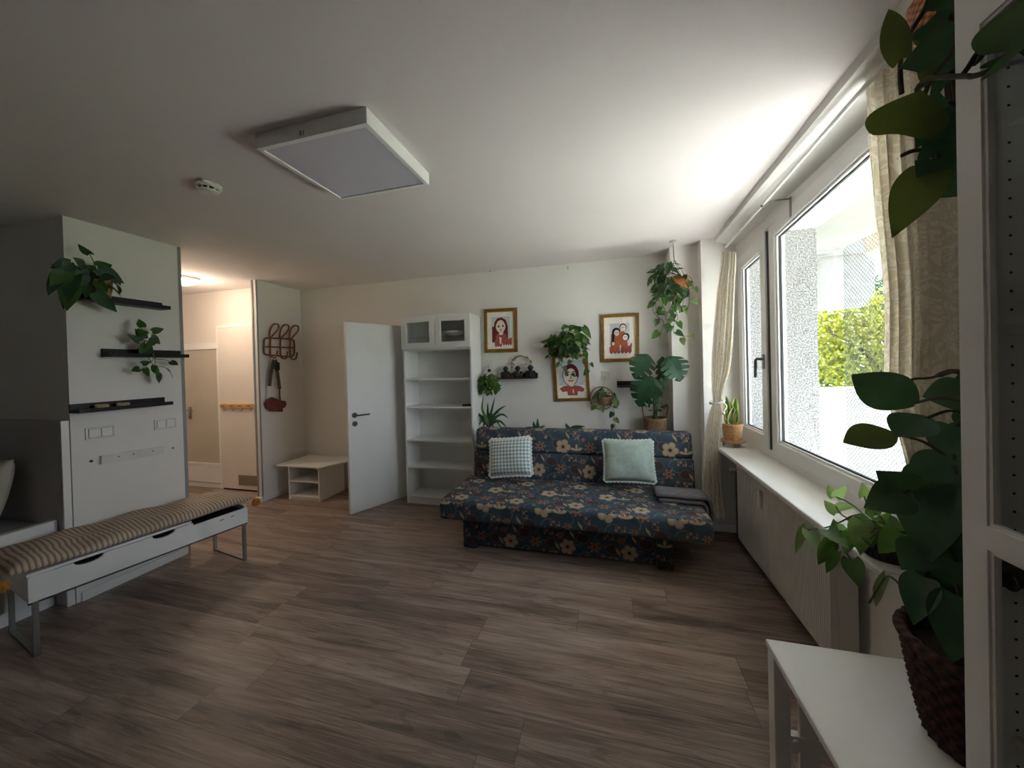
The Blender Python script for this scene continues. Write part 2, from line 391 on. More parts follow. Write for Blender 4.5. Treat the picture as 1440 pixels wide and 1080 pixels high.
def prism(bm, pts, ext, mi=0):
    a = [bm.verts.new(p) for p in pts]; b = [bm.verts.new(Vector(p) + ext) for p in pts]; n = len(a)
    bm.faces.new(a).material_index = mi; bm.faces.new(b[::-1]).material_index = mi
    for i in range(n): bm.faces.new((a[i], b[i], b[(i + 1) % n], a[(i + 1) % n])).material_index = mi
    return bm

def ring(bm, outer, inner, ext, mi=0):
    n = len(outer); ext = Vector(ext)
    A = [bm.verts.new(p) for p in outer]; I = [bm.verts.new(p) for p in inner]
    A2 = [bm.verts.new(Vector(p) + ext) for p in outer]; I2 = [bm.verts.new(Vector(p) + ext) for p in inner]
    for i in range(n):
        j = (i + 1) % n
        for q in ((A[i], A[j], I[j], I[i]), (A2[i], I2[i], I2[j], A2[j]), (A[i], A2[i], A2[j], A[j]), (I[i], I[j], I2[j], I2[i])):
            bm.faces.new(q).material_index = mi
    return bm

def frames(pts):
    """Parallel-transported normals along a polyline."""
    pts = [Vector(p) for p in pts]; out = []
    n = None
    for i, p in enumerate(pts):
        d = (pts[min(i + 1, len(pts) - 1)] - pts[max(i - 1, 0)])
        d = d.normalized() if d.length > 1e-9 else Vector((0, 0, 1))
        if n is None:
            n = d.cross(Vector((0, 0, 1)))
            if n.length < 1e-3: n = d.cross(Vector((1, 0, 0)))
        n = (n - d * n.dot(d))
        n = n.normalized() if n.length > 1e-6 else d.orthogonal().normalized()
        out.append((p, d, n, d.cross(n)))
    return out

def tube(bm, pts, r, n=8, cap=True, mi=0, closed=False):
    rs = r if isinstance(r, (list, tuple)) else [r] * len(pts)
    rows = []
    for (p, d, a, b), rr in zip(frames(pts), rs):
        rows.append([bm.verts.new(p + (a * math.cos(2 * PI * k / n) + b * math.sin(2 * PI * k / n)) * rr) for k in range(n)])
    rng = range(len(rows)) if closed else range(len(rows) - 1)
    for i in rng:
        A, C = rows[i], rows[(i + 1) % len(rows)]
        for k in range(n): bm.faces.new((A[k], A[(k + 1) % n], C[(k + 1) % n], C[k])).material_index = mi
    if cap and not closed:
        bm.faces.new(rows[0][::-1]).material_index = mi; bm.faces.new(rows[-1]).material_index = mi
    return bm

def smoothline(pts, k=6):
    """Catmull-Rom through the points."""
    pts = [Vector(p) for p in pts]; out = []
    for i in range(len(pts) - 1):
        p0, p1, p2, p3 = pts[max(i - 1, 0)], pts[i], pts[i + 1], pts[min(i + 2, len(pts) - 1)]
        for j in range(k):
            t = j / k
            out.append(0.5 * ((2 * p1) + (p2 - p0) * t + (2 * p0 - 5 * p1 + 4 * p2 - p3) * t * t + (3 * p1 - p0 - 3 * p2 + p3) * t ** 3))
    out.append(pts[-1]); return out

def lathe(bm, c, prof, n=32, rfun=None, mi=0, capb=True, capt=False):
    rows = []
    for r, z in prof:
        row = []
        for k in range(n):
            a = 2 * PI * k / n; rr = r + (rfun(a, z) if rfun else 0)
            row.append(bm.verts.new((c[0] + rr * math.cos(a), c[1] + rr * math.sin(a), c[2] + z)))
        rows.append(row)
    for A, C in zip(rows, rows[1:]):
        for k in range(n): bm.faces.new((A[k], A[(k + 1) % n], C[(k + 1) % n], C[k])).material_index = mi
    if capb: bm.faces.new(rows[0][::-1]).material_index = mi
    if capt: bm.faces.new(rows[-1]).material_index = mi
    return bm

def ball(bm, c, r, sz=1.0, n=16, mi=0, sx=1.0, sy=1.0):
    g = bmesh.ops.create_uvsphere(bm, u_segments=n, v_segments=max(6, n // 2), radius=1.0)
    for v in g['verts']: v.co = Vector((c[0] + v.co.x * r * sx, c[1] + v.co.y * r * sy, c[2] + v.co.z * r * sz))
    for v in g['verts']:
        for f in v.link_faces: f.material_index = mi
    return bm

def disc(bm, c, u, v, ru, rv, n=20, mi=0, a0=0, a1=2 * PI):
    pts = [bm.verts.new(c + u * (ru * math.cos(a0 + (a1 - a0) * k / n)) + v * (rv * math.sin(a0 + (a1 - a0) * k / n))) for k in range(n + (0 if a1 - a0 > 6.28 else 1))]
    bm.faces.new(pts).material_index = mi
    return bm

def uvbox(o, sc=1.0, off=(0, 0)):
    """Metre-scaled box-projected UVs."""
    me = o.data; uv = me.uv_layers.new(name='UVMap'); org = ORG[o]
    for p in me.polygons:
        n = p.normal; ax = max(range(3), key=lambda i: abs(n[i]))
        for li in p.loop_indices:
            c = me.vertices[me.loops[li].vertex_index].co + org
            a, b = ((c.y, c.z), (c.x, c.z), (c.x, c.y))[ax]
            uv.data[li].uv = (a * sc + off[0], b * sc + off[1])

def uvgrid(bm_):
    return bm_.loops.layers.uv.verify()

# ------------------------------------------------------------------ leaves
HEART = [(0.0, 0.30), (0.08, 0.42), (0.2, 0.5), (0.35, 0.49), (0.52, 0.40), (0.7, 0.265), (0.85, 0.13), (0.95, 0.045), (1.0, 0.0)]
OVAL = [(0.0, 0.05), (0.1, 0.22), (0.25, 0.40), (0.42, 0.5), (0.6, 0.47), (0.76, 0.35), (0.9, 0.16), (0.97, 0.06), (1.0, 0.0)]
LANCE = [(0.0, 0.30), (0.15, 0.42), (0.35, 0.5), (0.55, 0.46), (0.75, 0.32), (0.9, 0.15), (1.0, 0.0)]
SWORD = [(0.0, 0.33), (0.2, 0.42), (0.45, 0.5), (0.7, 0.42), (0.88, 0.22), (1.0, 0.0)]

def leaf(bm, base, tip, width, nrm, prof=HEART, curl=0.15, fold=0.25, lobe=0.13, mi=0, edge_mi=None, wave=0.0):
    base, tip = Vector(base), Vector(tip); d = tip - base; L = d.length
    if L < 1e-5: return
    d /= L; nrm = Vector(nrm); nrm = nrm - d * nrm.dot(d)
    nrm = nrm.normalized() if nrm.length > 1e-4 else d.orthogonal().normalized()
    s = d.cross(nrm); rows = []
    cs = (-1, -0.55, 0, 0.55, 1)
    for ti, (t, hw) in enumerate(prof):
        row = []
        for c in cs:
            al = t * L - (lobe * L * abs(c) ** 1.5 * (1 - t) ** 4)
            h = -abs(c) * hw * width * -fold - curl * L * (t * t) + wave * width * math.sin(ti * 1.9) * abs(c)
            row.append(bm.verts.new(base + d * al + s * (c * hw * width) + nrm * h))
        rows.append(row)
    for i in range(len(rows) - 1):
        for k in range(4):
            q = [rows[i][k], rows[i][k + 1], rows[i + 1][k + 1], rows[i + 1][k]]
            try: f = bm.faces.new(q)
            except ValueError: continue
            f.material_index = edge_mi if (edge_mi is not None and k in (0, 3)) else mi
            f.smooth = True

def monstera_leaf(bm, base, tip, width, nrm, seed=0, fold=0.12, curl=0.18):
    """Broad split leaf: each half is a fan of lobes with deep slits and two holes' worth of gaps near the rib."""
    rr = random.Random(seed)
    base, tip = Vector(base), Vector(tip); d = tip - base; L = d.length; d /= L
    nrm = Vector(nrm); nrm = (nrm - d * nrm.dot(d)).normalized(); s = d.cross(nrm)
    def hw(t):
        pts = [(-0.18, 0.0), (-0.14, 0.25), (0.0, 0.46), (0.2, 0.52), (0.45, 0.47), (0.7, 0.32), (0.88, 0.15), (1.0, 0.0)]
        for (a, x), (b, y) in zip(pts, pts[1:]):
            if a <= t <= b: return x + (y - x) * (t - a) / (b - a)
        return 0
    def pt(t, c):
        x = c * hw(t) * width
        sweep = 0.22 * abs(c) * hw(t) * width
        return base + d * (t * L + sweep) + s * x + nrm * (abs(c) * hw(t) * width * fold - curl * L * max(t, 0) ** 2 - abs(c) ** 2 * 0.05 * width)
    for sg in (-1, 1):
        t = -0.18; N = 5; st = 1.18 / N
        for k in range(N):
            t0, t1 = -0.18 + st * k, -0.18 + st * (k + 1)
            gap = 0.0 if k in (0,) else 0.17 * st
            a0, a1 = t0 + gap, t1 - gap * (0.6 if k < N - 1 else 0)
            # solid strip along the rib
            q = [pt(max(t0, 0) if t0 < 0 else t0, 0), pt(t0, sg * 0.46), pt(t1, sg * 0.46), pt(max(t1, 0), 0)]
            vs = [bm.verts.new(p) for p in q]
            if sg < 0: vs.reverse()
            try: bm.faces.new(vs).smooth = True
            except ValueError: pass
            lob = [pt(t0 + gap * 0.2, sg * 0.46), pt(a0, sg * 0.75), pt(a0 + 0.02, sg * 0.97), pt((a0 + a1) / 2, sg * 1.0), pt(a1, sg * 0.97), pt(a1, sg * 0.75), pt(t1 - gap * 0.2, sg * 0.46)]
            vs = [bm.verts.new(p) for p in lob]
            if sg < 0: vs.reverse()
            bm.faces.new(vs).smooth = True

def rdir(rr, up=0.0):
    a = rr.uniform(0, 2 * PI); z = rr.uniform(-1, 1)
    return Vector((math.cos(a) * math.sqrt(1 - z * z), math.sin(a) * math.sqrt(1 - z * z), z + up)).normalized()

def tocam(p, k=0.5, rr=None):
    n = (CAM - Vector(p)).normalized()
    if rr: n = (n + rdir(rr) * k)
    return n

def cluster(bl, bs, c, rad, n, size, rr, root=None, prof=HEART, asp=0.72, mi=0, mis=(0,), down=0.55, clampf=None):
    """n leaves on short stalks filling an ellipsoid around c, facing outward and hanging a little."""
    c = Vector(c); root = Vector(root) if root else c
    for i in range(n):
        d = rdir(rr, 0.15)
        p = c + Vector((d.x * rad[0], d.y * rad[1], d.z * rad[2])) * rr.uniform(0.45, 1.0) ** 0.6
        L = size * rr.uniform(0.7, 1.2)
        out = Vector((d.x, d.y, 0)); out = out.normalized() if out.length > 0.05 else Vector((1, 0, 0))
        dr = (out * rr.uniform(0.25, 0.9) + Vector((0, 0, -down * rr.uniform(0.2, 1.7))) + rdir(rr) * 0.35).normalized()
        tip = p + dr * L
        if clampf: p = clampf(p); tip = clampf(tip)
        leaf(bl, p, tip, L * asp, (out + Vector((0, 0, 0.8)) + rdir(rr) * 0.45 + tocam(p) * 0.5), prof, curl=rr.uniform(0.02, 0.25), mi=rr.choice(mis))
        if bs is not None and i % 2 == 0:
            mid = (root + p) / 2 + Vector((0, 0, 0.03))
            if clampf: mid = clampf(mid)
            tube(bs, smoothline([root, mid, p], 3), 0.0018, 5)

def vine(bl, bs, pts, size, rr, step=0.055, r=0.0022, asp=0.72, mis=(0,), start=0.0, tipdown=0.7, clampf=None):
    line = smoothline(pts, 6); tube(bs, line, r, 5)
    acc = 0.0; side = 1; tot = 0.0
    for a, b in zip(line, line[1:]):
        acc += (b - a).length; tot += (b - a).length
        if acc >= step and tot >= start:
            acc = 0.0; side = -side
            d = (b - a).normalized()
            lat = d.cross(tocam(b)).normalized() * side
            st = b + lat * size * 0.28 + Vector((0, 0, 0.004))
            L = size * rr.uniform(0.75, 1.15)
            dr = (lat * rr.uniform(0.3, 0.9) + Vector((0, 0, -tipdown)) + d * 0.25 + rdir(rr) * 0.25).normalized()
            tp = st + dr * L
            if clampf: st = clampf(st); tp = clampf(tp)
            tube(bs, [b, st], r * 0.6, 4)
            leaf(bl, st, tp, L * asp, tocam(st, 0.5, rr) + Vector((0, 0, 0.5)), HEART, curl=rr.uniform(0.0, 0.2), mi=rr.choice(mis))

def clampmesh(bm, xmin=-99, xmax=99, ymin=-99, ymax=99, zmin=-99, zmax=99):
    for v in bm.verts:
        v.co.x = min(max(v.co.x, xmin), xmax); v.co.y = min(max(v.co.y, ymin), ymax); v.co.z = min(max(v.co.z, zmin), zmax)

def pot_profile(rb, rt, h, wall=0.006, rip=0):
    out = [(rb * 0.96, 0)]
    N = 10 if not rip else 40
    for i in range(N + 1):
        t = i / N; out.append((rb + (rt - rb) * t + (rip * math.sin(i * 1.57 * 1) if rip else 0), h * t))
    out += [(rt - wall, h + 0.002), (rt - wall * 1.5, h * 0.86)]
    return out

def add_pot(parent, c, rb, rt, h, mat, name='pot', rip=0.0, rfun=None):
    bm = lathe(B(), c, pot_profile(rb, rt, h, rip=rip), 40, rfun)
    p = obj(name, bm, mat, parent, smooth=True)
    s = B(); disc(s, Vector((c[0], c[1], c[2] + h * 0.87)), V(1, 0, 0), V(0, 1, 0), rt - 0.009, rt - 0.009, 24)
    disc(s, Vector((c[0], c[1], c[2] + h * 0.80)), V(1, 0, 0), V(0, 1, 0), (rt - 0.012) * 0.95, (rt - 0.012) * 0.95, 24)
    obj('soil', s, M['soil'], parent)
    return p
SKY, SUN, HALL, EXPO = 1.35, 9.5, 2.3, 2.58
# ------------------------------------------------------------------ the room
ZC = 2.51
XW = 1.07          # inner face of the window wall
XL = -3.36         # face of the partition with the black shelves
YB = 3.74          # back wall
struct('floor', box(B(), -6.4, XW + 0.3, -1.7, YB + 0.2, -0.12, 0.0), M['floor'], keep=True)
struct('ceiling', box(B(), -6.4, 1.64, -1.7, YB + 0.2, ZC, ZC + 0.28), M['ceil'], keep=True)
struct('wall_back', box(B(), -3.86, XW, YB, YB + 0.16, 0, ZC), M['wall'])
struct('wall_partition', box(B(), -6.4, XL, 1.48, 2.11, 0, ZC), M['wall'])
struct('wall_alcove', box(B(), -6.0, -5.6, -1.7, 1.48, 0, ZC), M['alcove'])
struct('wall_front', box(B(), -6.4, XW + 0.3, -1.7, -1.55, 0, ZC), M['wall'])
struct('wall_hallway', box(B(), -6.4, -3.86, 3.42, 3.9, 0, ZC), M['hallwall'])
struct('wall_hallway_end', box(B(), -6.4, -6.2, 2.11, 3.42, 0, ZC), M['hallwall'])
struct('wall_entry', box(B(), -3.86, -3.80, 3.14, YB, 0, ZC), M['wall'])
struct('wall_pillar', box(B(), 0.575, 0.80, 3.53, YB, 0, ZC), M['wall'])
struct('wall_pipe_chase', box(B(), 0.80, XW + 0.08, 3.40, YB, 0, ZC), M['wall'])
wr = B()
box(wr, XW, 1.30, 1.40, 3.40, -0.12, 0.775)
box(wr, XW, 1.64, -1.7, 1.40, -0.12, 2.79)
prism(wr, [V(XW, 3.40, 2.31), V(XW, 1.40, 2.455), V(XW, 1.40, 2.79), V(XW, 3.40, 2.79)], V(.08, 0, 0))
struct('wall_right', wr, M['wall'])
# boxed shutter casing along the top of the window wall (slightly tapering, as it hangs in the room)
so = B()
def cas(y, x0, zt): return [V(x0, y, ZC), V(x0 + 0.01, y, ZC - 0.03), V(XW, y, zt), V(XW, y, ZC)]
f, n = cas(3.40, 0.905, 2.425), cas(-1.55, 0.795, 2.49)
a = [so.verts.new(p) for p in f]; b = [so.verts.new(p) for p in n]
so.faces.new(a); so.faces.new(b[::-1])
for i in range(4): so.faces.new((a[i], b[i], b[(i + 1) % 4], a[(i + 1) % 4]))
struct('trim_1', so, M['wall'])
# jamb strips: grey corner of the partition, edge trim of the entry wall
struct('trim_2', box(B(), XL - 0.06, XL - 0.004, 2.11, 2.138, 0, ZC), M['greytrim'])
struct('trim_3', box(box(B(), -3.864, -3.845, 3.132, 3.14, 0, ZC), -3.80, -3.792, 3.134, 3.15, 0, ZC), M['greytrim'])
# baseboards
bb = B(); box(bb, -3.80, -3.785, 3.14, YB, 0, 0.06); box(bb, -3.875, -3.785, 3.115, 3.132, 0, 0.06); struct('baseboard_entry', bb, M['trim'], bevel=0.003)
struct('baseboard_back', box(B(), -3.785, 0.575, YB - 0.015, YB, 0, 0.06), M['trim'], bevel=0.003)
struct('baseboard_left', box(B(), XL, XL + 0.014, 1.50, 2.11, 0, 0.06), M['trim'], bevel=0.003)
struct('baseboard_right', box(B(), 0.80, XW, 3.385, 3.40, 0, 0.06), M['trim'], bevel=0.003)
struct('baseboard_hall', box(B(), -6.2, -4.76, 3.405, 3.42, 0, 0.06), M['trim'], bevel=0.003)
# sill
struct('trim_4', box(B(), 0.82, XW + 0.02, 1.375, 3.40, 0.762, 0.79), M['sill'], bevel=0.006)

# ------------------------------------------------------------------ window
def wz(y): return 2.273 + (2.66 - y) * 0.073           # the head of the window, measured
win = bpy.data.objects.new('window_1', None); COL.objects.link(win); win['kind'] = 'structure'
win.location = (XW, 2.4, 0.79); ORG[win] = Vector(win.location)
Y0, Y1, YM = 3.395, 1.405, 2.79
def quad(y0, y1, z0, zt, x): return [V(x, y0, z0), V(x, y1, z0), V(x, y1, zt(y1)), V(x, y0, zt(y0))]
fr = B()
ring(fr, quad(Y0, Y1, 0.79, lambda y: wz(y) + 0.10, XW + 0.005), quad(Y0 - 0.05, Y1 + 0.05, 0.84, lambda y: wz(y) + 0.05, XW + 0.005), (0.07, 0, 0))
box(fr, XW + 0.005, XW + 0.075, YM - 0.055, YM + 0.03, 0.84, wz(YM) + 0.06)
obj('window_frame', fr, M['pvc'], win, bevel=0.003)
def sash(y0, y1, w, wt, nm):
    s = B()
    o_ = quad(y0, y1, 0.845, lambda y: wz(y) + 0.08, XW - 0.012); i_ = quad(y0 - w, y1 + w, 0.845 + w, lambda y: wz(y) + 0.08 - wt, XW - 0.012)
    ring(s, o_, i_, (0.05, 0, 0))
    so_ = obj('sash', s, M['pvc'], win, bevel=0.004)
    g = B()
    y0, y1 = y0 - w, y1 + w
    o_ = quad(y0, y1, 0.845 + w, lambda y: wz(y) + 0.08 - wt, XW + 0.0); i_ = quad(y0 - 0.014, y1 + 0.014, 0.859 + w, lambda y: wz(y) + 0.066 - wt, XW + 0.0)
    ring(g, o_, i_, (0.03, 0, 0)); obj('glazing_bead', g, M['white'], so_)
    g = B()
    o2 = quad(y0 - 0.014, y1 + 0.014, 0.859 + w, lambda y: wz(y) + 0.066 - wt, XW + 0.012); i2 = quad(y0 - 0.021, y1 + 0.021, 0.866 + w, lambda y: wz(y) + 0.059 - wt, XW + 0.012)
    ring(g, o2, i2, (0.012, 0, 0)); obj('gasket', g, M['gasket'], so_)
    g = B(); prism(g, quad(y0 - 0.01, y1 + 0.01, 0.855 + w, lambda y: wz(y) + 0.07 - wt, XW + 0.022), V(0.006, 0, 0)); obj('pane', g, M['glass'], so_)
    return so_
s1 = sash(Y0 - 0.045, YM + 0.025, 0.085, 0.105, 'small')
s2 = sash(YM - 0.035, Y1 + 0.05, 0.075, 0.085, 'large')
gp = B(); box(gp, XW - 0.002, XW + 0.004, YM - 0.033, YM + 0.022, 0.85, wz(YM) + 0.07); obj('seal_gap', gp, M['gasket'], win)
hd = B(); hy = YM + 0.075
box(hd, XW - 0.020, XW - 0.012, hy - 0.016, hy + 0.016, 1.40, 1.50)
tube(hd, [V(XW - 0.02, hy, 1.47), V(XW - 0.055, hy, 1.47), V(XW - 0.06, hy + 0.004, 1.462), V(XW - 0.062, hy + 0.006, 1.34)], 0.010, 8)
obj('window_handle', hd, M['steel'], s1, bevel=0.002)

# ------------------------------------------------------------------ outside: loggia, neighbours, trees
bal = B()
box(bal, 1.15, 1.64, 3.40, 4.2, -0.12, 2.79)
box(bal, 1.15, 1.64, 1.40, 3.40, 2.56, 2.79)
struct('wall_loggia', bal, M['plaster'], keep=True)
struct('floor_terrace', box(B(), 1.30, 5.2, -3.0, 4.75, -0.2, -0.05), M['terrace'], keep=True)
struct('ceiling_balcony', box(B(), 1.64, 2.45, -3.0, 4.75, 2.62, 2.85), M['concrete'], keep=True)
zp = P(1180, 547, 1, 4.6).z
struct('wall_parapet', box(box(B(), 1.64, 5.2, 4.60, 4.72, -0.2, zp), 1.64, 5.2, 4.58, 4.74, zp, zp + 0.012), M['parapet'])
ub = B()
poly = [P(x, y, 1, 4.85) for x, y in ((1136, 361), (1219, 355), (1231, 366), (1231, 411), (1217, 431), (1136, 437))]
prism(ub, poly, V(0, 0.16, 0))
prism(ub, [P(x, y, 1, 4.80) for x, y in ((1136, 326), (1211, 321), (1219, 355), (1136, 362))], V(0, 0.5, 0))
pt_ = obj('balcony_planter', ub, M['concrete'], None, label='white concrete planter box of the neighbouring balcony, seen through the window', cat='planter', bevel=0.004)
bb_ = B(); prism(bb_, [P(x, y, 1, 4.86) for x, y in ((1211, 320), (1258, 300), (1262, 338), (1219, 354))], V(0, 0.4, 0))
struct('wall_beam', bb_, M['beigeblock'])
nt = B(); prism(nt, [V(2.44, 1.2, -0.05), V(2.44, 4.57, -0.05), V(2.44, 4.57, 2.619), V(2.44, 1.2, 2.619)], V(0.002, 0, 0))
obj('safety_net', nt, M['net'], None, label='fine white safety net stretched across the loggia opening', cat='net', keep=True)

struct('ground', box(B(), 1.3, 60, -30, 60, -3.2, -3.0), M['ground'], keep=True)
def tree(name, label, c, rad, n, ls, mats, seed, trunk):
    rr = random.Random(seed)
    t = thing(name, label, 'tree', (c[0], c[1], -3.0), 'trees beyond the balcony')
    b = B(); tube(b, smoothline([V(c[0], c[1], -3.0), V(c[0] + 0.1, c[1], c[2] - rad[2] * 0.5), V(c[0], c[1] + 0.1, c[2] + rad[2] * 0.3)], 4), [trunk] * 6 + [trunk * 0.6] * 3, 8)
    for k in range(6):
        d = rdir(rr, 0.6); tube(b, [V(c[0], c[1], c[2] - rad[2] * 0.2), Vector(c) + Vector((d.x * rad[0], d.y * rad[1], d.z * rad[2])) * 0.7], [trunk * 0.5, trunk * 0.15], 6)
    obj('trunk', b, M['bark'], t, smooth=True)
    f = B()
    blobs = [(Vector(c) + Vector((d.x * rad[0], d.y * rad[1], d.z * rad[2])) * 0.6, rr.uniform(0.35, 0.55)) for d in (rdir(rr) for _ in range(12))]
    for i in range(n):
        bc, br = rr.choice(blobs); d = rdir(rr)
        p = bc + Vector((d.x * rad[0], d.y * rad[1], d.z * rad[2])) * br * rr.uniform(0.7, 1.0)
        a = (rdir(rr) + V(0, 0, -0.4)).normalized() * ls * rr.uniform(0.7, 1.3); s_ = a.cross(d + rdir(rr) * 0.6).normalized() * ls * 0.3; up_ = a.cross(s_).normalized() * ls * 0.06
        q4 = [f.verts.new(x) for x in (p, p + a * 0.45 + s_ + up_, p + a, p + a * 0.45 - s_ + up_)]; f.faces.new((q4[0], q4[1], q4[2])); f.faces.new((q4[0], q4[2], q4[3]))
    obj('crown', f, M[mats], t)
tree('tree', 'sunlit yellow-green tree in the middle of the window view, below the white planter', (5.3, 9.2, 1.7), (1.5, 1.2, 1.2), 6500, 0.11, 'treeyellow', 3, 0.14)
tree('tree', 'darker green tree rising beside the curtain, right of the yellow-green one', (9.6, 11.0, 2.6), (2.0, 1.6, 3.0), 7500, 0.14, 'treegreen', 4, 0.18)
tree('tree', 'broad green tree standing farther off behind the yellow-green one', (8.4, 16.5, 2.0), (5.0, 2.0, 3.0), 8000, 0.22, 'treegreen', 5, 0.2)
tree('shrub_tree', 'low yellow bush just above the white parapet, right of the yellow-green tree', (6.6, 7.2, 0.6), (1.3, 0.7, 0.8), 4000, 0.10, 'treeyellow', 6, 0.08)

# ------------------------------------------------------------------ doors
d1 = bpy.data.objects.new('door_1', None); COL.objects.link(d1); d1['kind'] = 'structure'
fe = V(-2.525, 3.022, 0); hg = V(-2.19, 3.715, 0); u = (hg - fe).normalized(); nn = V(-u.y, u.x, 0)   # nn points away from the camera
if nn.dot(V(-1, 1, 0)) < 0: nn = -nn
d1.location = hg; ORG[d1] = hg
Ld = (hg - fe).length
leaf_ = obj('door_leaf', obox(B(), fe + V(0, 0, 0.012), u * Ld, nn * 0.04, V(0, 0, 1.94)), M['whitem'], d1, bevel=0.002)
hp = fe + u * 0.065 - nn * 0.0
hb = B()
zc_ = V(0, 0, 1)
for z, r in ((1.005, 0.027), (0.918, 0.027)):
    c = hp + V(0, 0, z); prism(hb, [c + u * r * math.cos(k * PI / 12) + zc_ * r * math.sin(k * PI / 12) for k in range(24)], -nn * 0.008)
c = hp + V(0, 0, 1.005); tube(hb, [c, c - nn * 0.045, c - nn * 0.052 + u * 0.012, c - nn * 0.05 + u * 0.135], 0.0085, 10)
obj('door_handle', hb, M['darksteel'], leaf_, smooth=False)
hl = B(); c = hp + V(0, 0, 0.918) - nn * 0.008; disc(hl, c - nn * 0.0005, u, zc_, 0.006, 0.010); obj('keyhole', hl, M['blackm'], leaf_)

d2 = bpy.data.objects.new('door_2', None); COL.objects.link(d2); d2['kind'] = 'structure'; d2.location = (-5.0, 3.42, 0); ORG[d2] = Vector(d2.location)
q = B(); yf = 3.395
def qd(x0, x1, z0, z1, y): return [V(x0, y, z0), V(x1, y, z0), V(x1, y, z1), V(x0, y, z1)]
ring(q, qd(-5.50, -4.66, 0.07, 1.86, yf), qd(-5.38, -4.755, 0.30, 1.80, yf), (0, 0.02, 0)); 
lf = obj('door_leaf', q, M['trim'], d2, bevel=0.002)
q = B(); ring(q, qd(-5.385, -4.75, 0.295, 1.805, yf - 0.006), qd(-5.36, -4.775, 0.32, 1.78, yf - 0.006), (0, 0.01, 0)); obj('glazing_bead', q, M['white'], lf)
q = B(); box(q, -5.375, -4.76, yf + 0.006, yf + 0.012, 0.305, 1.795); obj('pane', q, M['frosted'], lf)
q = B(); tube(q, [V(-5.27, yf, 1.0), V(-5.27, yf - 0.04, 1.0), V(-5.17, yf - 0.045, 1.0)], 0.009, 8); box(q, -5.29, -5.25, yf - 0.006, yf, 0.88, 1.04); tube(q, [V(-5.27, yf, 0.91), V(-5.27, yf - 0.015, 0.91)], 0.012, 10); obj('door_handle', q, M['steel'], lf)
d3 = bpy.data.objects.new('door_3', None); COL.objects.link(d3); d3['kind'] = 'structure'; d3.location = (-4.45, 3.42, 0); ORG[d3] = Vector(d3.location)
lf = obj('door_leaf', box(B(), -4.735, -4.02, 3.385, 3.415, 0.02, 2.035), M['hallwall'], d3, bevel=0.003)
q = B(); box(q, -4.46, -4.06, 3.378, 3.385, 0.075, 0.20)
for k in range(6): box(q, -4.45, -4.07, 3.374, 3.379, 0.085 + k * 0.019, 0.095 + k * 0.019)
obj('vent_grille', q, M['grille'], lf)
q = B(); ring(q, qd(-4.775, -3.99, 0.0, 2.075, 3.392), qd(-4.738, -4.02, -0.0, 2.038, 3.392), (0, 0.026, 0)); obj('door_frame', q, M['trim'], d3, bevel=.002)
q = B(); box(q, -4.74, -4.01, 3.40, 3.418, 0.0, 0.02); obj('threshold', q, M['blackm'], d3)

# ------------------------------------------------------------------ ceiling fixtures
t = thing('ceiling_light', 'square flat ceiling light panel with white metal rim', 'ceiling light', (-1.18, 1.485, ZC))
x0, x1, y0, y1 = -1.462, -0.897, 1.228, 1.742
q = B(); ring(q, [V(x0, y0, 2.445), V(x1, y0, 2.445), V(x1, y1, 2.445), V(x0, y1, 2.445)], [V(x0 + 0.022, y0 + 0.022, 2.445), V(x1 - 0.022, y0 + 0.022, 2.445), V(x1 - 0.022, y1 - 0.022, 2.445), V(x0 + 0.022, y1 - 0.022, 2.445)], (0, 0, 0.065))
rim = obj('rim', q, M['white'], t, bevel=0.002)
q = B(); box(q, x0 + 0.02, x1 - 0.02, y0 + 0.02, y1 - 0.02, 2.450, 2.456); obj('diffuser', q, M['diffuser'], t)
q = B(); box(q, x0 + 0.24, x0 + 0.248, y0 - 0.002, y0, 2.455, 2.475); box(q, x0 + 0.256, x0 + 0.26, y0 - 0.002, y0, 2.455, 2.475); obj('clip', q, M['steel'], rim)
t = thing('smoke_detector', 'round white smoke detector on the ceiling', 'smoke detector', (-2.1, 1.49, ZC))
c = P(293, 264, 2, 2.49); c.z = 0
obj('base', lathe(B(), (c.x, c.y, 2.488), [(0.058, 0), (0.06, 0.004), (0.06, 0.018), (0.056, 0.021)], 32, capt=True), M['smokewhite'], t, smooth=True)
q = B(); lathe(q, (c.x, c.y, 2.463), [(0.0, -0.004), (0.03, -0.002), (0.046, 0.006), (0.046, 0.010)], 32, capb=False)
for k in range(10):
    a = k * PI / 5; cc = V(c.x + 0.043 * math.cos(a), c.y + 0.043 * math.sin(a), 2.473); u_ = V(math.cos(a), math.sin(a), 0); v_ = V(-u_.y, u_.x, 0)
    obox(q, cc - v_ * 0.004 - u_ * 0.003, u_ * 0.006, v_ * 0.008, V(0, 0, 0.017))
obj('cap', q, M['smokewhite'], t)
q = B(); lathe(q, (c.x, c.y, 2.472), [(0.036, 0), (0.036, 0.016)], 24, capb=True); obj('sensor_chamber', q, M['blackm'], t)
t = thing('ceiling_lamp', 'small glowing round lamp on the hallway ceiling', 'lamp', (-4.47, 2.86, ZC))
lc = P(257, 397, 2, 2.46)
obj('base', lathe(B(), (lc.x, lc.y, 2.485), [(0.135, 0), (0.14, 0.004), (0.14, 0.025)], 32, capt=True), M['trim'], t, smooth=True)
obj('lamp_shade', lathe(B(), (lc.x, lc.y, 2.43), [(0.0, 0.0), (0.06, 0.006), (0.105, 0.025), (0.128, 0.055)], 32, capb=False), M['lampglow'], t, smooth=True)
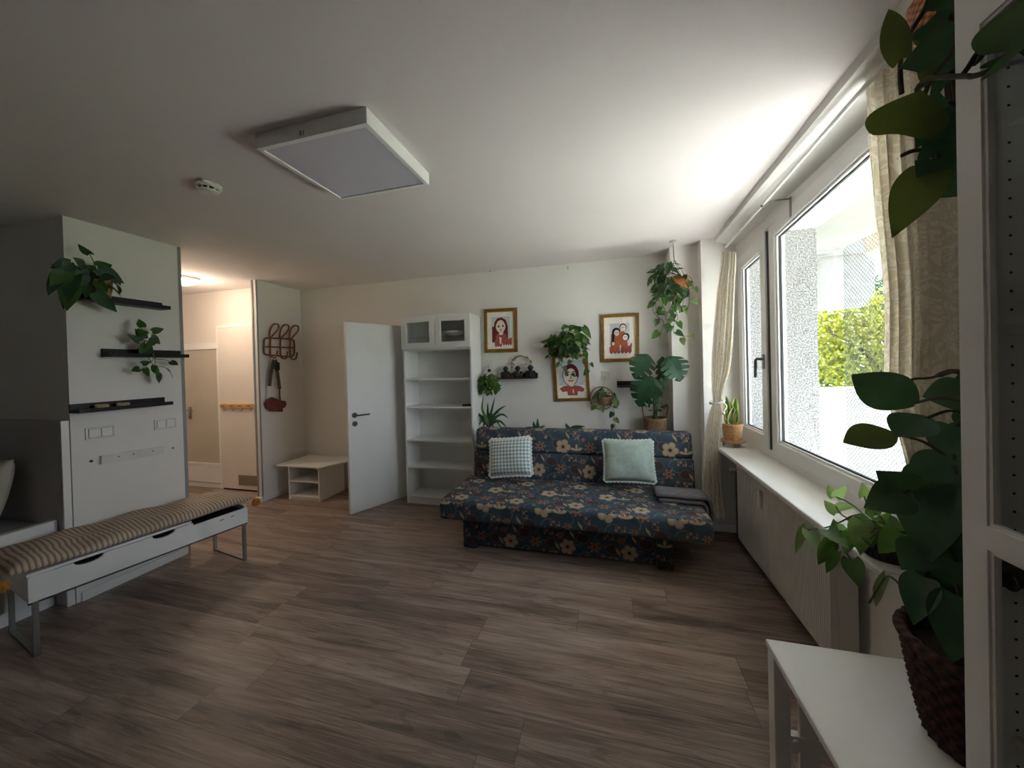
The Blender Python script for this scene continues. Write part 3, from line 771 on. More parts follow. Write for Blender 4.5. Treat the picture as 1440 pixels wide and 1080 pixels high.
# ------------------------------------------------------------------ black shelves on the partition
def ledge(y0, y1, z, label):
    t = thing('wall_shelf', label, 'shelf', (XL, (y0 + y1) / 2, z), 'black wall ledges')
    obj('board', box(B(), XL + 0.002, XL + 0.105, y0, y1, z, z + 0.013), M['black'], t, bevel=0.001)
    obj('back_rail', box(B(), XL + 0.002, XL + 0.014, y0, y1, z + 0.013, z + 0.058), M['black'], t, bevel=0.001)
    obj('front_lip', box(B(), XL + 0.093, XL + 0.105, y0, y1, z + 0.013, z + 0.026), M['black'], t, bevel=0.001)
    return t
ledge(1.525, 1.99, 1.972, 'black wall ledge carrying a basket pothos, topmost on the left wall')
ledge(1.635, 2.105, 1.602, 'black wall ledge with a small trailing plant, middle one of the left wall')
ledge(1.475, 1.985, 1.236, 'black wall ledge holding two round wooden candle holders, lowest on the left wall')
def cl_left(p): return Vector((max(p.x, XL + 0.012), p.y, p.z))
# pothos in a tan basket on the top ledge
rr = random.Random(21)
pc = V(XL + 0.085, 1.600, 1.9855)
t = thing('potted_pothos', 'dark green pothos in a tan basket on the topmost black ledge', 'potted plant', pc)
add_pot(t, pc, 0.050, 0.062, 0.125, M['wicker'], 'basket')
bl, bs = B(), B()
top = pc + V(0, 0, 0.12)
L = [((126, 357), (109, 343), .05), ((100, 372), (70, 377), .085), ((92, 382), (67, 410), .09), ((84, 392), (66, 412), .07), ((104, 388), (82, 433), .10), ((98, 400), (95, 436), .10), ((112, 380), (110, 412), .10),
     ((122, 380), (133, 372), .08), ((128, 384), (118, 408), .075), ((140, 378), (176, 399), .085), ((138, 376), (158, 372), .08), ((133, 412), (168, 441), .08), ((108, 376), (86, 390), .09), ((116, 376), (104, 362), .08), ((100, 376), (72, 372), .07), ((90, 384), (72, 400), .075), ((124, 402), (120, 420), .05)]
for (b_, t_, w) in L:
    pb = P(*b_, 0, XL + 0.10 + rr.uniform(0, .06)); pt = P(*t_, 0, XL + 0.12 + rr.uniform(-.05, .07))
    leaf(bl, cl_left(pb), cl_left(pt), w, tocam(pb, 0.5, rr) + V(0, 0, 0.3), HEART, curl=rr.uniform(0, .2), mi=rr.choice((0, 0, 1)))
    tube(bs, smoothline([top, (top + pb) / 2 + V(0, 0, .025), pb], 4), 0.0025, 5)
cluster(bl, bs, top + V(0.03, -0.02, 0.01), (0.07, 0.10, 0.05), 16, 0.085, rr, root=top, mis=(0, 1), clampf=cl_left)
clampmesh(bl, xmin=XL + 0.004)
obj('hanging_foliage', bl, [M['leafdark'], M['leaf']], t); obj('stems', bs, M['stem'], t)
# small trailing plant on the middle ledge
rr = random.Random(22)
pc = V(XL + 0.055, 1.845, 1.6155)
t = thing('trailing_plant', 'small trailing pothos hanging over the middle black ledge', 'potted plant', pc)
add_pot(t, pc, 0.030, 0.036, 0.05, M['blackm'])
bl, bs = B(), B(); top = pc + V(0, 0, 0.05)
L = [((200, 460), (195, 448), .05), ((204, 470), (193, 462), .05), ((196, 480), (181, 470), .05), ((214, 466), (232, 462), .05), ((212, 474), (228, 484), .06), ((202, 476), (190, 462), .06), ((206, 484), (196, 500), .06), ((210, 488), (204, 502), .05), ((216, 478), (206, 490), .05),
     ((200, 512), (213, 508), .045), ((196, 518), (184, 522), .045), ((204, 518), (210, 530), .04), ((216, 518), (224, 528), .045), ((222, 526), (226, 540), .045), ((236, 520), (247, 531), .04), ((240, 508), (251, 514), .045), ((218, 514), (215, 524), .04)]
for (b_, t_, w) in L:
    pb = P(*b_, 0, XL + 0.10 + rr.uniform(0, .04)); pt = P(*t_, 0, XL + 0.11 + rr.uniform(-.03, .05))
    leaf(bl, cl_left(pb), cl_left(pt), w, tocam(pb, 0.5, rr) + V(0, 0, .3), HEART, curl=rr.uniform(0, .2), mi=rr.choice((0, 0, 1)))
X_ = XL + 0.118
for path in ([(205, 478), (212, 494), (216, 504), (206, 514), (198, 520), (190, 520)], [(213, 490), (218, 506), (218, 518), (224, 530)], [(217, 504), (232, 506), (244, 510)], [(216, 514), (230, 516), (240, 524)], [(204, 484), (200, 470), (198, 456)], [(208, 480), (218, 470), (226, 464)]):
    tube(bs, smoothline([top] + [P(x, y, 0, X_) for x, y in path], 5), 0.0022, 5)
clampmesh(bl, xmin=XL + 0.016)
obj('foliage', bl, [M['leaf'], M['leafdark']], t); obj('stems', bs, M['stem'], t)
for i, (y, lab) in enumerate(((1.605, 'round turned wooden candle holder on the lowest ledge, nearer the alcove'), (1.715, 'round turned wooden candle holder on the lowest ledge, nearer the hallway'))):
    c = V(XL + 0.053, y, 1.2495)
    q = lathe(B(), c, [(0.030, 0), (0.034, 0.004), (0.034, 0.026), (0.029, 0.031), (0.022, 0.031), (0.021, 0.022)], 28); 
    obj('candle_holder', q, M['candle'], None, smooth=False, label=lab, cat='candle holder', group='wooden candle holders')
q = B(); a, b_ = P(200, 566, 0, XL + 0.05), P(218, 563, 0, XL + 0.05); a.z = b_.z = 1.2535; tube(q, [a, b_], 0.0035, 6); ball(q, b_, 0.006)
obj('candle_snuffer', q, M['steel'], None, label='thin metal pin lying on the lowest black ledge', cat='pin')

# ------------------------------------------------------------------ switches and batten on the partition
def switch(y0, y1, z0, z1, label):
    t = thing('light_switch', label, 'light switch', (XL, (y0 + y1) / 2, z0), 'double wall switches')
    ym = (y0 + y1) / 2
    q = B(); ring(q, [V(XL, y0, z0), V(XL, y1, z0), V(XL, y1, z1), V(XL, y0, z1)], [V(XL, y0 + .012, z0 + .010), V(XL, y1 - .012, z0 + .010), V(XL, y1 - .012, z1 - .010), V(XL, y0 + .012, z1 - .010)], (0.010, 0, 0)); obj('frame', q, M['ceramic'], t, bevel=0.002)
    for a, b in ((y0 + .0145, ym - .0025), (ym + .0025, y1 - .0145)):
        obj('rocker', box(B(), XL + 0.001, XL + 0.013, a, b, z0 + .0125, z1 - .0125), M['white'], t, bevel=0.002)
switch(1.545, 1.692, 1.047, 1.128, 'white double light switch on the left wall, nearer the alcove')
switch(1.918, 2.062, 1.045, 1.126, 'white double light switch on the left wall, nearer the hallway')
t = thing('wall_batten', 'white wooden batten screwed to the wall below the switches', 'batten', (XL, 1.79, 0.87))
a0, a1 = P(140, 641, 0, XL), P(228, 627, 0, XL); b0, b1 = P(140, 653, 0, XL), P(228, 638, 0, XL)
q = B(); prism(q, [a0, a1, b1, b0], V(0.024, 0, 0)); obj('board', q, M['ceramic'], t, bevel=0.001)
for x, y in ((167, 642), (188, 638.5), (215, 634)):
    c = P(x, y, 0, XL + 0.024); q = B(); prism(q, [c + V(0, 0.004 * math.cos(k * PI / 5), 0.004 * math.sin(k * PI / 5)) for k in range(10)], V(0.002, 0, 0)); obj('screw', q, M['blackm'], t)
for (x, y, r, lab) in ((128, 648.5, .009, 'dark wall plug beside the batten, nearer the alcove'), (243, 630, .006, 'small dark wall plug beside the batten, nearer the hallway')):
    c = P(x, y, 0, XL); q = B(); prism(q, [c + V(0, r * math.cos(k * PI / 8), r * math.sin(k * PI / 8)) for k in range(16)], V(0.005, 0, 0))
    obj('wall_plug', q, M['plug'], None, label=lab, cat='wall plug', group='wall plugs')

# ------------------------------------------------------------------ bed in the alcove
t = thing('bed', 'white bed built into the grey alcove on the left', 'bed', (-4.3, 0.5, 0))
obj('base', box(B(), -5.55, -3.48, -1.2, 1.44, 0.0, 0.46), M['whitem'], t, bevel=0.003)
obj('side_rail', box(B(), -3.48, -3.43, -1.2, 1.44, 0.10, 0.556), M['white'], t, bevel=0.003)
obj('mattress', box(B(), -5.54, -3.485, -1.15, 1.43, 0.46, 0.525), M['mattress'], t, bevel=0.01)
obj('headboard', box(B(), -5.55, -3.374, 1.442, 1.476, 0.0, 1.19), M['alcove'], t, bevel=0.002)
obj('headboard_edge', box(B(), -3.374, -3.362, 1.440, 1.476, 0.0, 1.19), M['white'], t, bevel=0.002)

def pillow_mesh(w, h, th, n=18, scal=0, sc_r=0.012):
    """Soft square cushion in the local xy plane, with metre UVs."""
    b = B(); uv = b.loops.layers.uv.verify(); g = {}
    for s in (1, -1):
        for i in range(n + 1):
            for j in range(n + 1):
                u_, v_ = 2 * i / n - 1, 2 * j / n - 1
                edge = i in (0, n) or j in (0, n)
                if s < 0 and edge: g[(s, i, j)] = g[(1, i, j)]; continue
                k = (max(0, (1 - abs(u_) ** 2.6)) * max(0, (1 - abs(v_) ** 2.6))) ** 0.42
                pin = 1 - 0.055 * (1 - abs(v_) ** 2) * abs(u_) ** 3; pin2 = 1 - 0.055 * (1 - abs(u_) ** 2) * abs(v_) ** 3
                g[(s, i, j)] = b.verts.new((u_ * w / 2 * pin, v_ * h / 2 * pin2, s * th / 2 * k + 0.004 * math.sin(u_ * 5 + v_ * 3) * k))
        for i in range(n):
            for j in range(n):
                q = [g[(s, i, j)], g[(s, i + 1, j)], g[(s, i + 1, j + 1)], g[(s, i, j + 1)]]
                if s < 0: q.reverse()
                try: f = b.faces.new(q)
                except ValueError: continue
                f.smooth = True
                ij = [(i, j), (i + 1, j), (i + 1, j + 1), (i, j + 1)]
                if s < 0: ij.reverse()
                for lp, (a, c) in zip(f.loops, ij): lp[uv].uv = (a / n * w, c / n * h)
    return b

def place(bm, mtx):
    for v in bm.verts: v.co = mtx @ v.co
    return bm

def basis(o, x, y):
    x = Vector(x).normalized(); y = Vector(y); y = (y - x * y.dot(x)).normalized(); z = x.cross(y)
    m_ = Matrix((x, y, z)).transposed().to_4x4(); m_.translation = o
    return m_
q = pillow_mesh(0.55, 0.42, 0.15); place(q, basis(V(P(13, 700, 1, 1.22).x - 0.55, 1.27, 0.755), V(1, 0.10, 0), V(0, 0.25, 1)))
obj('pillow', q, M['pillow'], None, smooth=True, label='beige pillow leaning against the grey headboard in the alcove', cat='pillow')

# ------------------------------------------------------------------ bench with striped cushion
N = V(-2.945, 1.125, 0); u = V(0.175, 0.985, 0).normalized(); v = V(-u.y, u.x, 0); Lb, Db = 1.045, 0.455
t = thing('storage_bench', 'white storage bench with steel frame legs under the striped cushion', 'bench', N + u * Lb / 2 + v * Db / 2)
zb, zt = 0.292, 0.425
zz = V(0, 0, 1)
q = B()
obox(q, N + v * 0.016 + zz * zb, u * Lb, v * (Db - 0.016), zz * 0.016)
obox(q, N + v * 0.016 + zz * zb, u * 0.016, v * (Db - 0.016), zz * (zt - zb))
obox(q, N + v * 0.016 + u * (Lb - 0.016) + zz * zb, u * 0.016, v * (Db - 0.016), zz * (zt - zb))
obox(q, N + v * (Db - 0.016) + zz * zb, u * Lb, v * 0.016, zz * (zt - zb))
obj('carcass', q, M['white'], t, bevel=0.001)
# front panel with two half-moon grips and a lowered far third
q = B()
def fp(a, z): return N + u * a + zz * z
top_l = [(0, zt)]
for c in (0.215, 0.545):
    top_l += [(c - 0.058, zt)] + [(c + 0.058 * math.cos(PI - k * PI / 10), zt - 0.002 - 0.026 * math.sin(k * PI / 10)) for k in range(1, 10)] + [(c + 0.058, zt)]
top_l += [(0.70, zt), (0.70, zt - 0.016), (Lb, zt - 0.016)]
prism(q, [fp(a, z) for a, z in ([(Lb, zb), (0, zb)] + top_l)], v * 0.016)
front = obj('front_panel', q, M['white'], t)
for a in (0.86, 0.93):
    q = B(); tube(q, smoothline([fp(a, zb + .085), fp(a + .012, zb + .09) - v * .006, fp(a + .024, zb + .088)], 4), 0.003, 6); obj('hook', q, M['steel'], front)
q = B(); obox(q, N + v * 0.018 + u * 0.018 + zz * (zt - 0.03), u * (Lb - 0.04), v * (Db - 0.04), zz * 0.004); obj('inner_tray', q, M['blackm'], t)
q = B(); obox(q, N - u * 0.0 + v * 0.02 + zz * (zt - 0.001), u * 0.70, v * (Db - 0.04), zz * 0.014); obj('seat_board', q, M['white'], t)
q = B(); obox(q, N + u * 0.70 + v * 0.12 + zz * (zt - 0.001), u * (Lb - 0.70), v * (Db - 0.14), zz * 0.014); obj('seat_board', q, M['white'], t)
q = B()
obox(q, N + v * 0.01 + zz * (zb - 0.014), u * Lb, v * 0.012, zz * 0.014); obox(q, N + v * (Db - 0.03) + zz * (zb - 0.014), u * Lb, v * 0.012, zz * 0.014)
obj('under_rail', q, M['darksteel'], t)
for a in (0.012, Lb - 0.034):
    q = B()
    o = N + u * a
    s_ = 0.022
    obox(q, o + v * 0.005, u * s_, v * s_ * .7, zz * (zb)); obox(q, o + v * (Db - 0.03), u * s_, v * s_ * .7, zz * (zb))
    obox(q, o + v * 0.005, u * s_, v * (Db - 0.035), zz * 0.012)
    obj('leg', q, M['steel'], t)
# cushion
n1, n2 = 60, 22
q = B(); uv = q.loops.layers.uv.verify(); g = {}
rr = random.Random(5)
Lc, Dc = 1.15, Db + 0.012
def cz(a, b):
    k = (max(0, 1 - abs(2 * a - 1) ** 9) * max(0, 1 - abs(2 * b - 1) ** 5)) ** 0.5
    return k
for s in (1, -1):
    for i in range(n1 + 1):
        for j in range(n2 + 1):
            a, b = i / n1, j / n2; edge = i in (0, n1) or j in (0, n2)
            if s < 0 and edge: g[(s, i, j)] = g[(1, i, j)]; continue
            k = cz(a, b)
            lump = 0.010 * math.sin(a * 23 + b * 2) * math.sin(b * 7 + 1) + 0.007 * math.sin(a * 9 + 2) + 0.012 * math.sin(a * 5.2 + 0.6) * (b > 0.3)
            z = 0.474 + (0.042 * k + lump * k) if s > 0 else 0.474 - 0.033 * k
            p = N + u * (-0.07 + a * Lc) + v * (-0.018 + b * Dc + 0.006 * math.sin(a * 17)) + zz * z
            g[(s, i, j)] = q.verts.new(p)
    for i in range(n1):
        for j in range(n2):
            f = [g[(s, i, j)], g[(s, i + 1, j)], g[(s, i + 1, j + 1)], g[(s, i, j + 1)]]; ij = [(i, j), (i + 1, j), (i + 1, j + 1), (i, j + 1)]
            if s < 0: f.reverse(); ij.reverse()
            f = q.faces.new(f); f.smooth = True
            for lp, (a, b) in zip(f.loops, ij): lp[uv].uv = (b / n2 * Dc, a / n1 * Lc)
t = thing('bench_cushion', 'beige and brown striped seat cushion lying on the white bench', 'cushion', N + u * Lb / 2 + v * Db / 2 + zz * 0.44)
obj('cushion_cover', q, M['stripe'], t, smooth=True)
for a, b in ((-0.085, -0.03), (Lc - 0.055, -0.03)):
    rr = random.Random(9); q = B(); c = N + u * a + v * b + zz * 0.462
    ball(q, c + V(0, 0, -.012), 0.021)
    for k in range(60):
        d = rdir(rr); d.z = -abs(d.z) * 0.8 - 0.2; d.normalize()
        tube(q, [c, c + d * 0.020 + V(0, 0, 0.002), c + d * 0.032 + V(0, 0, -0.026)], [0.004, 0.004, 0.003], 4)
    obj('tassel', q, M['tassel'], t)

# ------------------------------------------------------------------ coat rack and pouch on the entry wall
XE = -3.80
t = thing('coat_rack', 'brown rattan coat rack with three looped hooks on the narrow wall', 'coat rack', P(392, 490, 0, XE))
def E(x, y, off=0.02): return P(x, y, 0, XE + off)
fr_ = [(374, 475.5), (392, 475.8), (408, 477), (413, 479), (414, 488), (413, 499), (405, 501.5), (388, 500), (376, 499), (371.5, 496), (371, 487), (371.6, 478)]
q = B(); pts = smoothline([E(*p) for p in fr_ + fr_[:1]], 4)[:-1]; tube(q, pts, 0.0095, 8, closed=True)
tube(q, [E(371, 487.5), E(414, 489)], 0.0075, 8); obj('frame', q, M['rattan'], t, smooth=True)
for k, dx in enumerate((0, 14.3, 28.0)):
    q = B(); dy = 1.2 * k
    pts = [(379.5 + dx, 476 + dy), (379.3 + dx, 468 + dy), (381.5 + dx, 460 + dy), (386 + dx, 455.5 + dy), (391 + dx, 456.5 + dy), (391.5 + dx, 461.5 + dy), (387 + dx, 468 + dy), (381.0 + dx, 475 + dy), (380 + dx, 484 + dy), (380.3 + dx, 498 + dy)]
    P3 = [E(x, y, 0.032 + 0.03 * (1 if 2 < i < 7 else 0)) for i, (x, y) in enumerate(pts)]
    P3 += [E(383 + dx, 502.5 + dy, 0.05), E(387.5 + dx, 502.5 + dy, 0.09), E(389.5 + dx, 497 + dy, 0.10), E(389.8 + dx, 493 + dy, 0.10)]
    tube(q, smoothline(P3, 5), 0.0095, 8); obj('hook', q, M['rattan'], t, smooth=True)
t = thing('shoulder_pouch', 'small brown leather pouch hanging by its strap from the rattan rack', 'bag', E(381, 570, 0.05))
bp = [(371, 568), (372.5, 574), (378, 578.5), (386, 578.5), (391, 575), (397, 573), (399, 568), (397, 563.5), (391, 563), (385, 561), (379, 558.5), (373, 561.5)]
bc = [E(x, y, 0.012) for x, y in bp]
q = B(); prism(q, bc, V(0.055, 0, 0)); obj('pouch', q, M['leather'], t, bevel=0.012)
q = B(); prism(q, [E(x, y, 0.068) for x, y in ((374.5, 566), (380, 561), (386, 564), (391, 566), (390, 569), (382, 570.5), (376, 569.5))], V(0.004, 0, 0)); obj('flap', q, M['leather'], t, bevel=0.002)
def band(pts, w, off, mat, nm):
    q = B(); L_ = [E(x, y, o) for x, y, o in pts]
    for a, b in zip(L_, L_[1:]):
        d = (b - a).normalized(); s = d.cross(V(1, 0, 0)).normalized() * w
        prism(q, [a - s, a + s, b + s, b - s], V(0.004, 0, 0))
    return obj(nm, q, mat, t)
band([(385, 505.5, .062), (381.5, 520, .05), (378.5, 543, .05)], 0.022, 0, M['strap'], 'hanging_strap')
band([(387, 505.5, .070), (390, 525, .057), (393, 547, .052)], 0.022, 0, M['strap'], 'hanging_strap')
band([(378.3, 543, .052), (377, 552, .05), (377, 561, .04)], 0.006, 0, M['ceramic'], 'strap_end')
band([(393, 547, .052), (393, 556, .05), (394, 566, .04)], 0.010, 0, M['leather'], 'strap_end')
q = B(); prism(q, [E(x, y, 0.07) for x, y in ((386, 508), (391.5, 510), (392, 520), (388, 522), (385, 518))], V(0.02, 0, 0)); obj('buckle', q, M['blackm'], t, bevel=0.003)
q = B(); prism(q, [E(x, y, 0.05) for x, y in ((392, 568), (396.5, 568), (396.5, 579), (391, 579))], V(0.015, 0, 0)); obj('tag', q, M['leather'], t, bevel=0.002)
# peg rail in the hallway
t = thing('peg_rail', 'pale wooden peg rail on the hallway door', 'coat hooks', (-4.4, 3.37, 1.05))
q = B(); box(q, -4.70, -4.10, 3.362, 3.3845, 1.03, 1.085); board = obj('board', q, M['palewood'], t, bevel=0.004)
for x in (-4.64, -4.50, -4.36, -4.22):
    q = B(); tube(q, [V(x, 3.362, 1.06), V(x, 3.325, 1.07)], 0.010, 8); ball(q, V(x, 3.322, 1.071), 0.014); obj('peg', q, M['palewood'], t)
    q = B(); tube(q, [V(x + .03, 3.362, 1.035), V(x + .03, 3.345, 1.0), V(x + .03, 3.335, 1.01)], 0.004, 6); obj('hook', q, M['steel'], t)

# ------------------------------------------------------------------ low corner unit
t = thing('shoe_shelf', 'low white open shelf unit standing in the corner beside the entry wall', 'shelf unit', (-3.35, 3.5, 0))
obj('top', box(B(), -3.70, -3.08, 3.235, 3.70, 0.385, 0.401), M['whitem'], t, bevel=0.001)
q = B(); prism(q, [V(-3.08, 3.235, .385), V(-2.98, 3.50, .385), V(-2.98, 3.70, .385), V(-3.08, 3.70, .385)], V(0, 0, .016)); obj('top_extension', q, M['whitem'], t)
for x in (-3.57, -3.155):
    obj('side_panel', box(B(), x, x + 0.016, 3.27, 3.66, 0.0, 0.385), M['whitem'], t, bevel=0.001)
obj('back_panel', box(B(), -3.554, -3.155, 3.644, 3.66, 0.0, 0.385), M['whitem'], t)
for z in (0.03, 0.205):
    obj('shelf', box(B(), -3.554, -3.155, 3.272, 3.644, z, z + 0.016), M['whitem'], t, bevel=0.001)
obj('plinth', box(B(), -3.554, -3.155, 3.285, 3.297, 0.0, 0.03), M['whitem'], t)

# ------------------------------------------------------------------ bookcase with glass-doored top
BX0, BX1, BY0, BY1 = -2.140, -1.348, 3.432, 3.722
t = thing('bookcase', 'tall white bookcase with two small glass doors at the top', 'bookcase', (-1.744, 3.58, 0))
for x in (BX0, BX1 - 0.018):
    obj('side_panel', box(B(), x, x + 0.018, BY0, BY1, 0, 2.022), M['white'], t, bevel=0.001)
obj('top', box(B(), BX0 + 0.018, BX1 - 0.018, BY0, BY1, 2.004, 2.022), M['white'], t)
obj('back_panel', box(B(), BX0 + 0.018, BX1 - 0.018, BY1 - 0.006, BY1, 0.06, 2.004), M['whitem'], t)
obj('plinth', box(B(), BX0 + 0.018, BX1 - 0.018, BY0 + 0.012, BY0 + 0.024, 0, 0.062), M['white'], t)
for z in (0.062, 0.388, 0.640, 1.045 - 0.018, 1.302 - 0.018, 1.655):
    z = {0.388: P(574, 658, 1, BY0).z, 0.640: P(573.3, 620.5, 1, BY0).z}.get(z, z)
    if abs(z - 1.027) < 1e-6: z = P(571, 574, 1, BY0).z
    if abs(z - 1.284) < 1e-6: z = P(570, 535, 1, BY0).z
    obj('shelf', box(B(), BX0 + 0.018, BX1 - 0.018, BY0 + 0.006, BY1 - 0.006, z, z + 0.018), M['white'], t, bevel=0.001)
obj('shelf', box(B(), BX0 + 0.018, BX1 - 0.018, BY0 + 0.03, BY1 - 0.006, 1.80, 1.806), M['shelfglass'], t, label='added glass shelf under the reflection shape')  # added shelf, only there to carry the reflection shape
xm = (BX0 + BX1) / 2
for a, b, kx in ((BX0 - 0.002, xm - 0.002, xm - 0.03), (xm + 0.002, BX1 + 0.002, xm + 0.03)):
    q = B(); y_ = BY0 - 0.022
    ring(q, qd(a, b, 1.672, 2.020, y_), qd(a + 0.062, b - 0.062, 1.734, 1.958, y_), (0, 0.020, 0)); dr = obj('door', q, M['white'], t, bevel=0.003)
    q = B(); ring(q, qd(a + .058, b - .058, 1.730, 1.962, y_ + .004), qd(a + .066, b - .066, 1.738, 1.954, y_ + .004), (0, 0.008, 0)); obj('bead', q, M['trim'], dr)
    q = B(); box(q, a + 0.060, b - 0.060, y_ + 0.010, y_ + 0.014, 1.732, 1.960); obj('pane', q, M['cabglass'], dr)
    q = B(); tube(q, [V(kx, y_, 1.83), V(kx, y_ - 0.018, 1.83)], [0.006, 0.011], 10); obj('knob', q, M['ceramic'], dr)
q = B(); c = V(-1.60, 3.572, 1.8065); lathe(q, c, [(0.04, 0), (0.05, 0.003), (0.10, 0.022), (0.135, 0.045), (0.132, 0.047), (0.095, 0.026), (0.04, 0.008)], 32, capt=True)  # bowl-shaped mesh stands in for a bright reflection on the door glass
obj('door_reflection', q, M['brightwhite'], None, smooth=True, label='white bowl shape standing in for a bright reflection in the right glass door of the bookcase', cat='reflection')
zs = P(571, 574, 1, BY0).z + 0.0185
q = B(); obox(q, V(-1.475, 3.46, zs), V(0.10, 0.03, 0), V(-0.012, 0.045, 0), V(0, 0, 0.018)); ctl = obj('remote_control', q, M['blackm'], None, bevel=0.004, label='black remote control lying on the bookcase shelf at mid height', cat='remote')
# ------------------------------------------------------------------ sofa bed
SX0, SX1, SYF, SYB = -1.305, 0.645, 2.535, 3.20
t = thing('sofa_bed', 'low armless sofa bed covered in dark blue floral fabric', 'sofa', (-0.33, 2.95, 0))
def padded(x0, x1, y0, y1, z0, z1, nx, ny, r, puff=0.0, lean=0.0, uvsc=1.0):
    """Rounded upholstered block; lean shifts y with height, puff swells the top."""
    b = B(); box(b, x0, x1, y0, y1, z0, z1)
    bmesh.ops.subdivide_edges(b, edges=[e for e in b.edges if abs((e.verts[0].co - e.verts[1].co).x) > 1e-6], cuts=nx, use_grid_fill=True)
    bmesh.ops.bevel(b, geom=[e for e in b.edges if len(e.link_faces) == 2 and e.calc_face_angle(0) > 1.0], offset=r, segments=4, profile=0.6, affect='EDGES')
    for v in b.verts:
        if lean: v.co.y += lean * (v.co.z - z0)
    for f in b.faces: f.smooth = True
    return b
q = padded(SX0, SX1, SYF, SYB, 0.275, 0.432, 6, 1, 0.035)
s_ = obj('seat', q, M['floral'], t, smooth=True); uvbox(s_, 1.0, (0.12, 0.06))
q = padded(SX0 + 0.05, 0.672, 3.165, 3.30, 0.42, 0.655, 6, 1, 0.022, lean=0.22)
q2 = padded(SX0 + 0.05, 0.672, 3.217, 3.352, 0.655, 0.862, 6, 1, 0.03, lean=0.22)
me_ = bpy.data.meshes.new('tmp'); q2.to_mesh(me_); q2.free(); q.from_mesh(me_); bpy.data.meshes.remove(me_)
s_ = obj('backrest', q, M['floral'], t, smooth=True); uvbox(s_, 1.0, (0.05, 0.17))
s_ = obj('base_panel', box(B(), -1.10, 0.345, 2.715, 2.76, 0.015, 0.276), M['floral'], t, bevel=0.006); uvbox(s_, 1.0, (0.20, 0.21))
s_ = obj('bed_box', box(B(), -1.09, 0.335, 2.76, 3.16, 0.02, 0.276), M['floral'], t); uvbox(s_)
for x in (-1.165, 0.305):
    for y in (2.675, 3.08):
        s_ = obj('leg', padded(x, x + 0.115, y, y + 0.12, 0.0, 0.277, 1, 1, 0.012), M['floral'], t, smooth=True); uvbox(s_, 1.0, (x, 0.3))

def scallop_trim(w, h, n, r, mat, parent, mtx):
    b = B()
    for k in range(4):
        for i in range(n):
            f = (i + 0.5) / n * 2 - 1
            x, y = ((f * w / 2, h / 2), (f * w / 2, -h / 2), (w / 2, f * h / 2), (-w / 2, f * h / 2))[k]
            pin = 1 - 0.05 * (1 - f * f)
            if k < 2: y *= pin
            else: x *= pin
            a0 = (0, PI, -PI / 2, PI / 2)[k]
            pts = [V(x + r * math.cos(a0 + PI * j / 8), y + r * 0.9 * math.sin(a0 + PI * j / 8), -0.003) for j in range(9)]
            prism(b, pts, V(0, 0, 0.006))
    place(b, mtx); return obj('scalloped_trim', b, mat, parent)

def throw_cushion(px4, y_low, y_top, w, h, th, mat, trim, label, sn, sr):
    """Cushion leaning on the backrest: bottom edge on the seat, top edge against the back."""
    (tlx, tly), (trx, try_), (brx, bry), (blx, bly) = px4
    bl_, br_ = P(blx, bly, 1, y_low), P(brx, bry, 1, y_low); tl, tr_ = P(tlx, tly, 1, y_top), P(trx, try_, 1, y_top)
    c = (bl_ + br_ + tl + tr_) / 4; X = (br_ - bl_) + (tr_ - tl); Y = (tl - bl_) + (tr_ - br_)
    w, h = X.length / 2, Y.length / 2
    mt = basis(c, X, Y)
    q = pillow_mesh(w, h, th); place(q, mt)
    tt = thing('throw_cushion', label, 'cushion', c - Vector((0, 0, h / 2)))
    obj('cover', q, mat, tt, smooth=True)
    scallop_trim(w * 0.985, h * 0.985, sn, sr, trim, tt, mt)
throw_cushion(((685, 619), (744, 614.5), (750, 668), (694, 670)), 3.01, 3.125, .4, .4, 0.13, M['gingham'], M['whitetrim'], 'blue and white gingham cushion with scalloped edge on the sofa', 10, 0.023)
throw_cushion(((852, 617), (920, 621), (919, 677.5), (846.5, 678)), 3.01, 3.125, .45, .4, 0.13, M['sage'], M['sagetrim'], 'plain sage green cushion with scalloped edge on the sofa', 13, 0.019)

# grey throw: folded over the right end of the seat
def sweep(prof, y0, y1, th, ny=8, seed=1):
    b = B(); rr = random.Random(seed); n = len(prof); rows = {}
    for side in (0, 1):
        for i, (x, z) in enumerate(prof):
            a = V(*prof[max(i - 1, 0)], 0); c = V(*prof[min(i + 1, n - 1)], 0); d = (c - a).normalized(); nx, nz = -d.y, d.x
            for j in range(ny + 1):
                y = y0 + (y1 - y0) * j / ny
                wob = 0.004 * math.sin(i * 1.3 + j * 1.7) + 0.003 * math.sin(j * 3.1 + i * .4)
                edge = 0.75 if j in (0, ny) else 1.0
                o = th * edge * side
                rows[(side, i, j)] = b.verts.new((x + nx * (o + wob * side), y + 0.012 * math.sin(i * 0.9), z + nz * (o + wob * side)))
    for i in range(n - 1):
        for j in range(ny):
            b.faces.new([rows[(1, i, j)], rows[(1, i + 1, j)], rows[(1, i + 1, j + 1)], rows[(1, i, j + 1)]]).smooth = True
            b.faces.new([rows[(0, i, j)], rows[(0, i, j + 1)], rows[(0, i + 1, j + 1)], rows[(0, i + 1, j)]]).smooth = True
        for j in (0, ny):
            b.faces.new([rows[(0, i, j)], rows[(0, i + 1, j)], rows[(1, i + 1, j)], rows[(1, i, j)]]).smooth = True
    for i in (0, n - 1):
        for j in range(ny):
            b.faces.new([rows[(0, i, j)], rows[(1, i, j)], rows[(1, i, j + 1)], rows[(0, i, j + 1)]]).smooth = True
    return b
